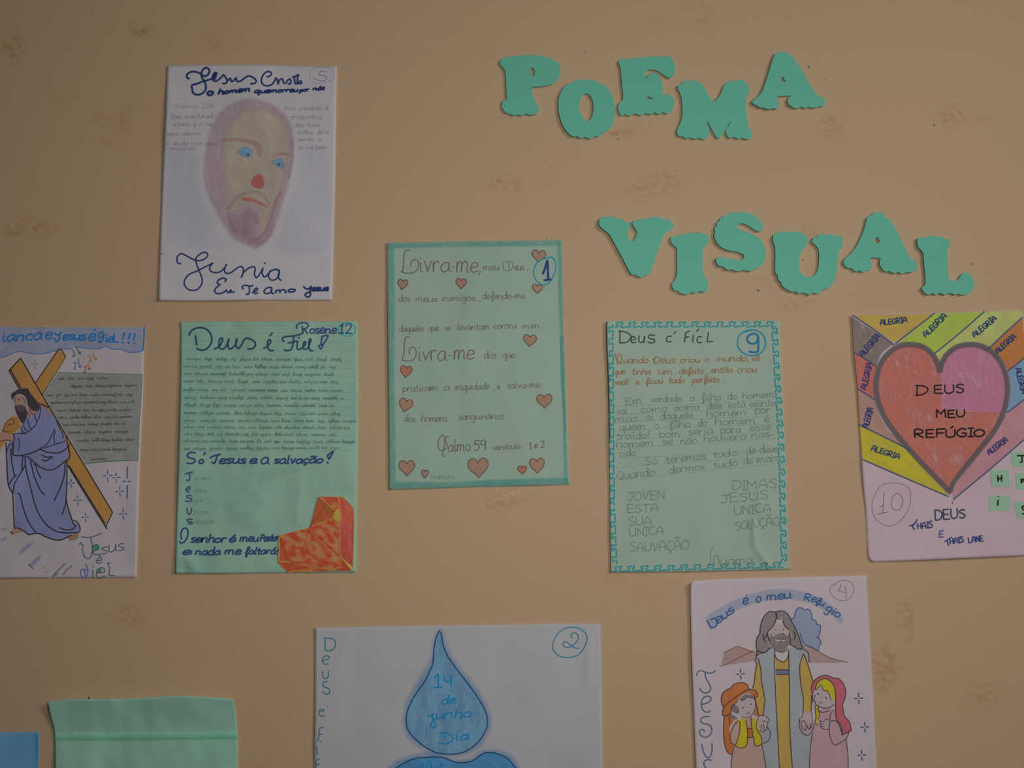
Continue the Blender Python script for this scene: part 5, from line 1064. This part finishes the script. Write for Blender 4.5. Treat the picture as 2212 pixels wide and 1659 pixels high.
figure('drawn_hand#2', [("1340,1600 1400,1585 1440,1610 1450,1700 1420,1780 1370,1800 1330,1740 1300,1680 1320,1640", (168, 152, 152), 40, .9)], "1345,1590 1335,1640 1298,1680 1310,1710|1440,1600 1448,1700 1440,1760 1410,1790|1340,1690 1320,1740 1340,1790 1370,1802 1375,1740 1350,1690|1390,1740 1400,1790 1420,1770|1430,1730 1425,1780", 7, 7)
figure('drawn_hand#3', [("1540,1690 1600,1680 1645,1700 1645,1790 1580,1790 1545,1760", (168, 152, 152), 40, .9)], "1540,1690 1570,1710 1600,1680 1645,1690|1540,1690 1535,1730 1550,1770 1580,1790 1645,1795|1535,1730 1575,1735|1545,1760 1580,1762", 7, 7)
vl = ink((48, 74, 106), .95)
s.T(1480, 1440, 5.2667)
s.st('vertical_lettering', "130,105 145,60 185,45 250,70 310,70 345,42|232,70 238,130 280,205 290,260 250,298 200,290 170,255 172,240|190,430 260,410 295,370 275,338 225,342 190,385 188,450 205,495 250,520 290,500|275,570 215,570 178,605 200,645 270,660 305,710 290,770 225,805 172,770 172,722 210,715 222,745|190,880 210,970 245,1030 285,1025 308,950 305,870|300,1065 245,1060 212,1095 235,1150 300,1190", 11, vl)
for i, (x, y, r_) in enumerate([(632, 85, 58), (1975, 362, 62), (2045, 690, 55), (2010, 1010, 58)]): s.sparkle('sparkle' + ('#%d' % i), x, y, r_, 12, ink((42, 66, 104), .9))
s.flush()

# ================================================================== GREEN FOLDED SHEET and BLUE SHEET, cut by the lower edge
LUM = .52
def fold_h(X, Y):
    yf = 1586.5-(X-117)*.008
    up = max(0, (yf-Y)/74.)
    h = 10*up**1.25
    if Y > yf: h += 1.6*math.exp(-((Y-yf-7)/6)**2)
    if Y > yf+14: h += -.8*max(0, 1-(Y-yf-14)/5.)+.4
    return h
s = Sheet('folded_sheet', 'blank sea-green sheet with its top strip folded forward at a crease', [
  [(102, 1517), (146, 1510.5), (207, 1510), (268, 1509.5), (330, 1506), (390, 1503), (450, 1506), (503, 1510)], [(503, 1510), (509, 1540), (513, 1585), (514, 1659), (515, 1760)],
  [(119, 1765), (250, 1764), (400, 1762), (515, 1760)], [(102, 1517), (109, 1550), (117, 1586), (118.5, 1659), (119, 1765)]],
  paper_mat((90, 118, 104), .09, (96, 136, 116), .3, 80), None, 1.6, 1.6, 90, 21, fold_h, res=4.5, cat='paper')
s.T(0, 1480, 4.0963)
s.fill('fold_strip', "482,437! 1200,428! 2105,418! 2108,478! 1500,497! 900,502! 484,492!", ink((92, 142, 118), .55, 'crayon', 2), 10, 2)  # greener band along the narrow strip between the fold lines
s.flush()
LUM = .50
s = Sheet('blue_sheet', 'plain blue paper corner at the lower left, beside the sea-green sheet', [
  [(-210, 1584), (-60, 1582), (40, 1581.5), (84.5, 1581)], [(84.5, 1581), (84.5, 1620), (83, 1659), (82, 1780)],
  [(-212, 1790), (-60, 1785), (82, 1780)], [(-210, 1584), (-211, 1690), (-212, 1790)]],
  paper_mat((66, 104, 128), .08, (74, 100, 124), .3, 60), None, 1.6, 1.0, 100, 31, liftx(60, 84, .8), cat='paper')
s.T(0, 1480, 4.0963); s.fill('edge_band', "305,425! 346,425! 342,740! 318,740!", ink((36, 122, 152), .6, 'flat'), 14, 2); s.flush()
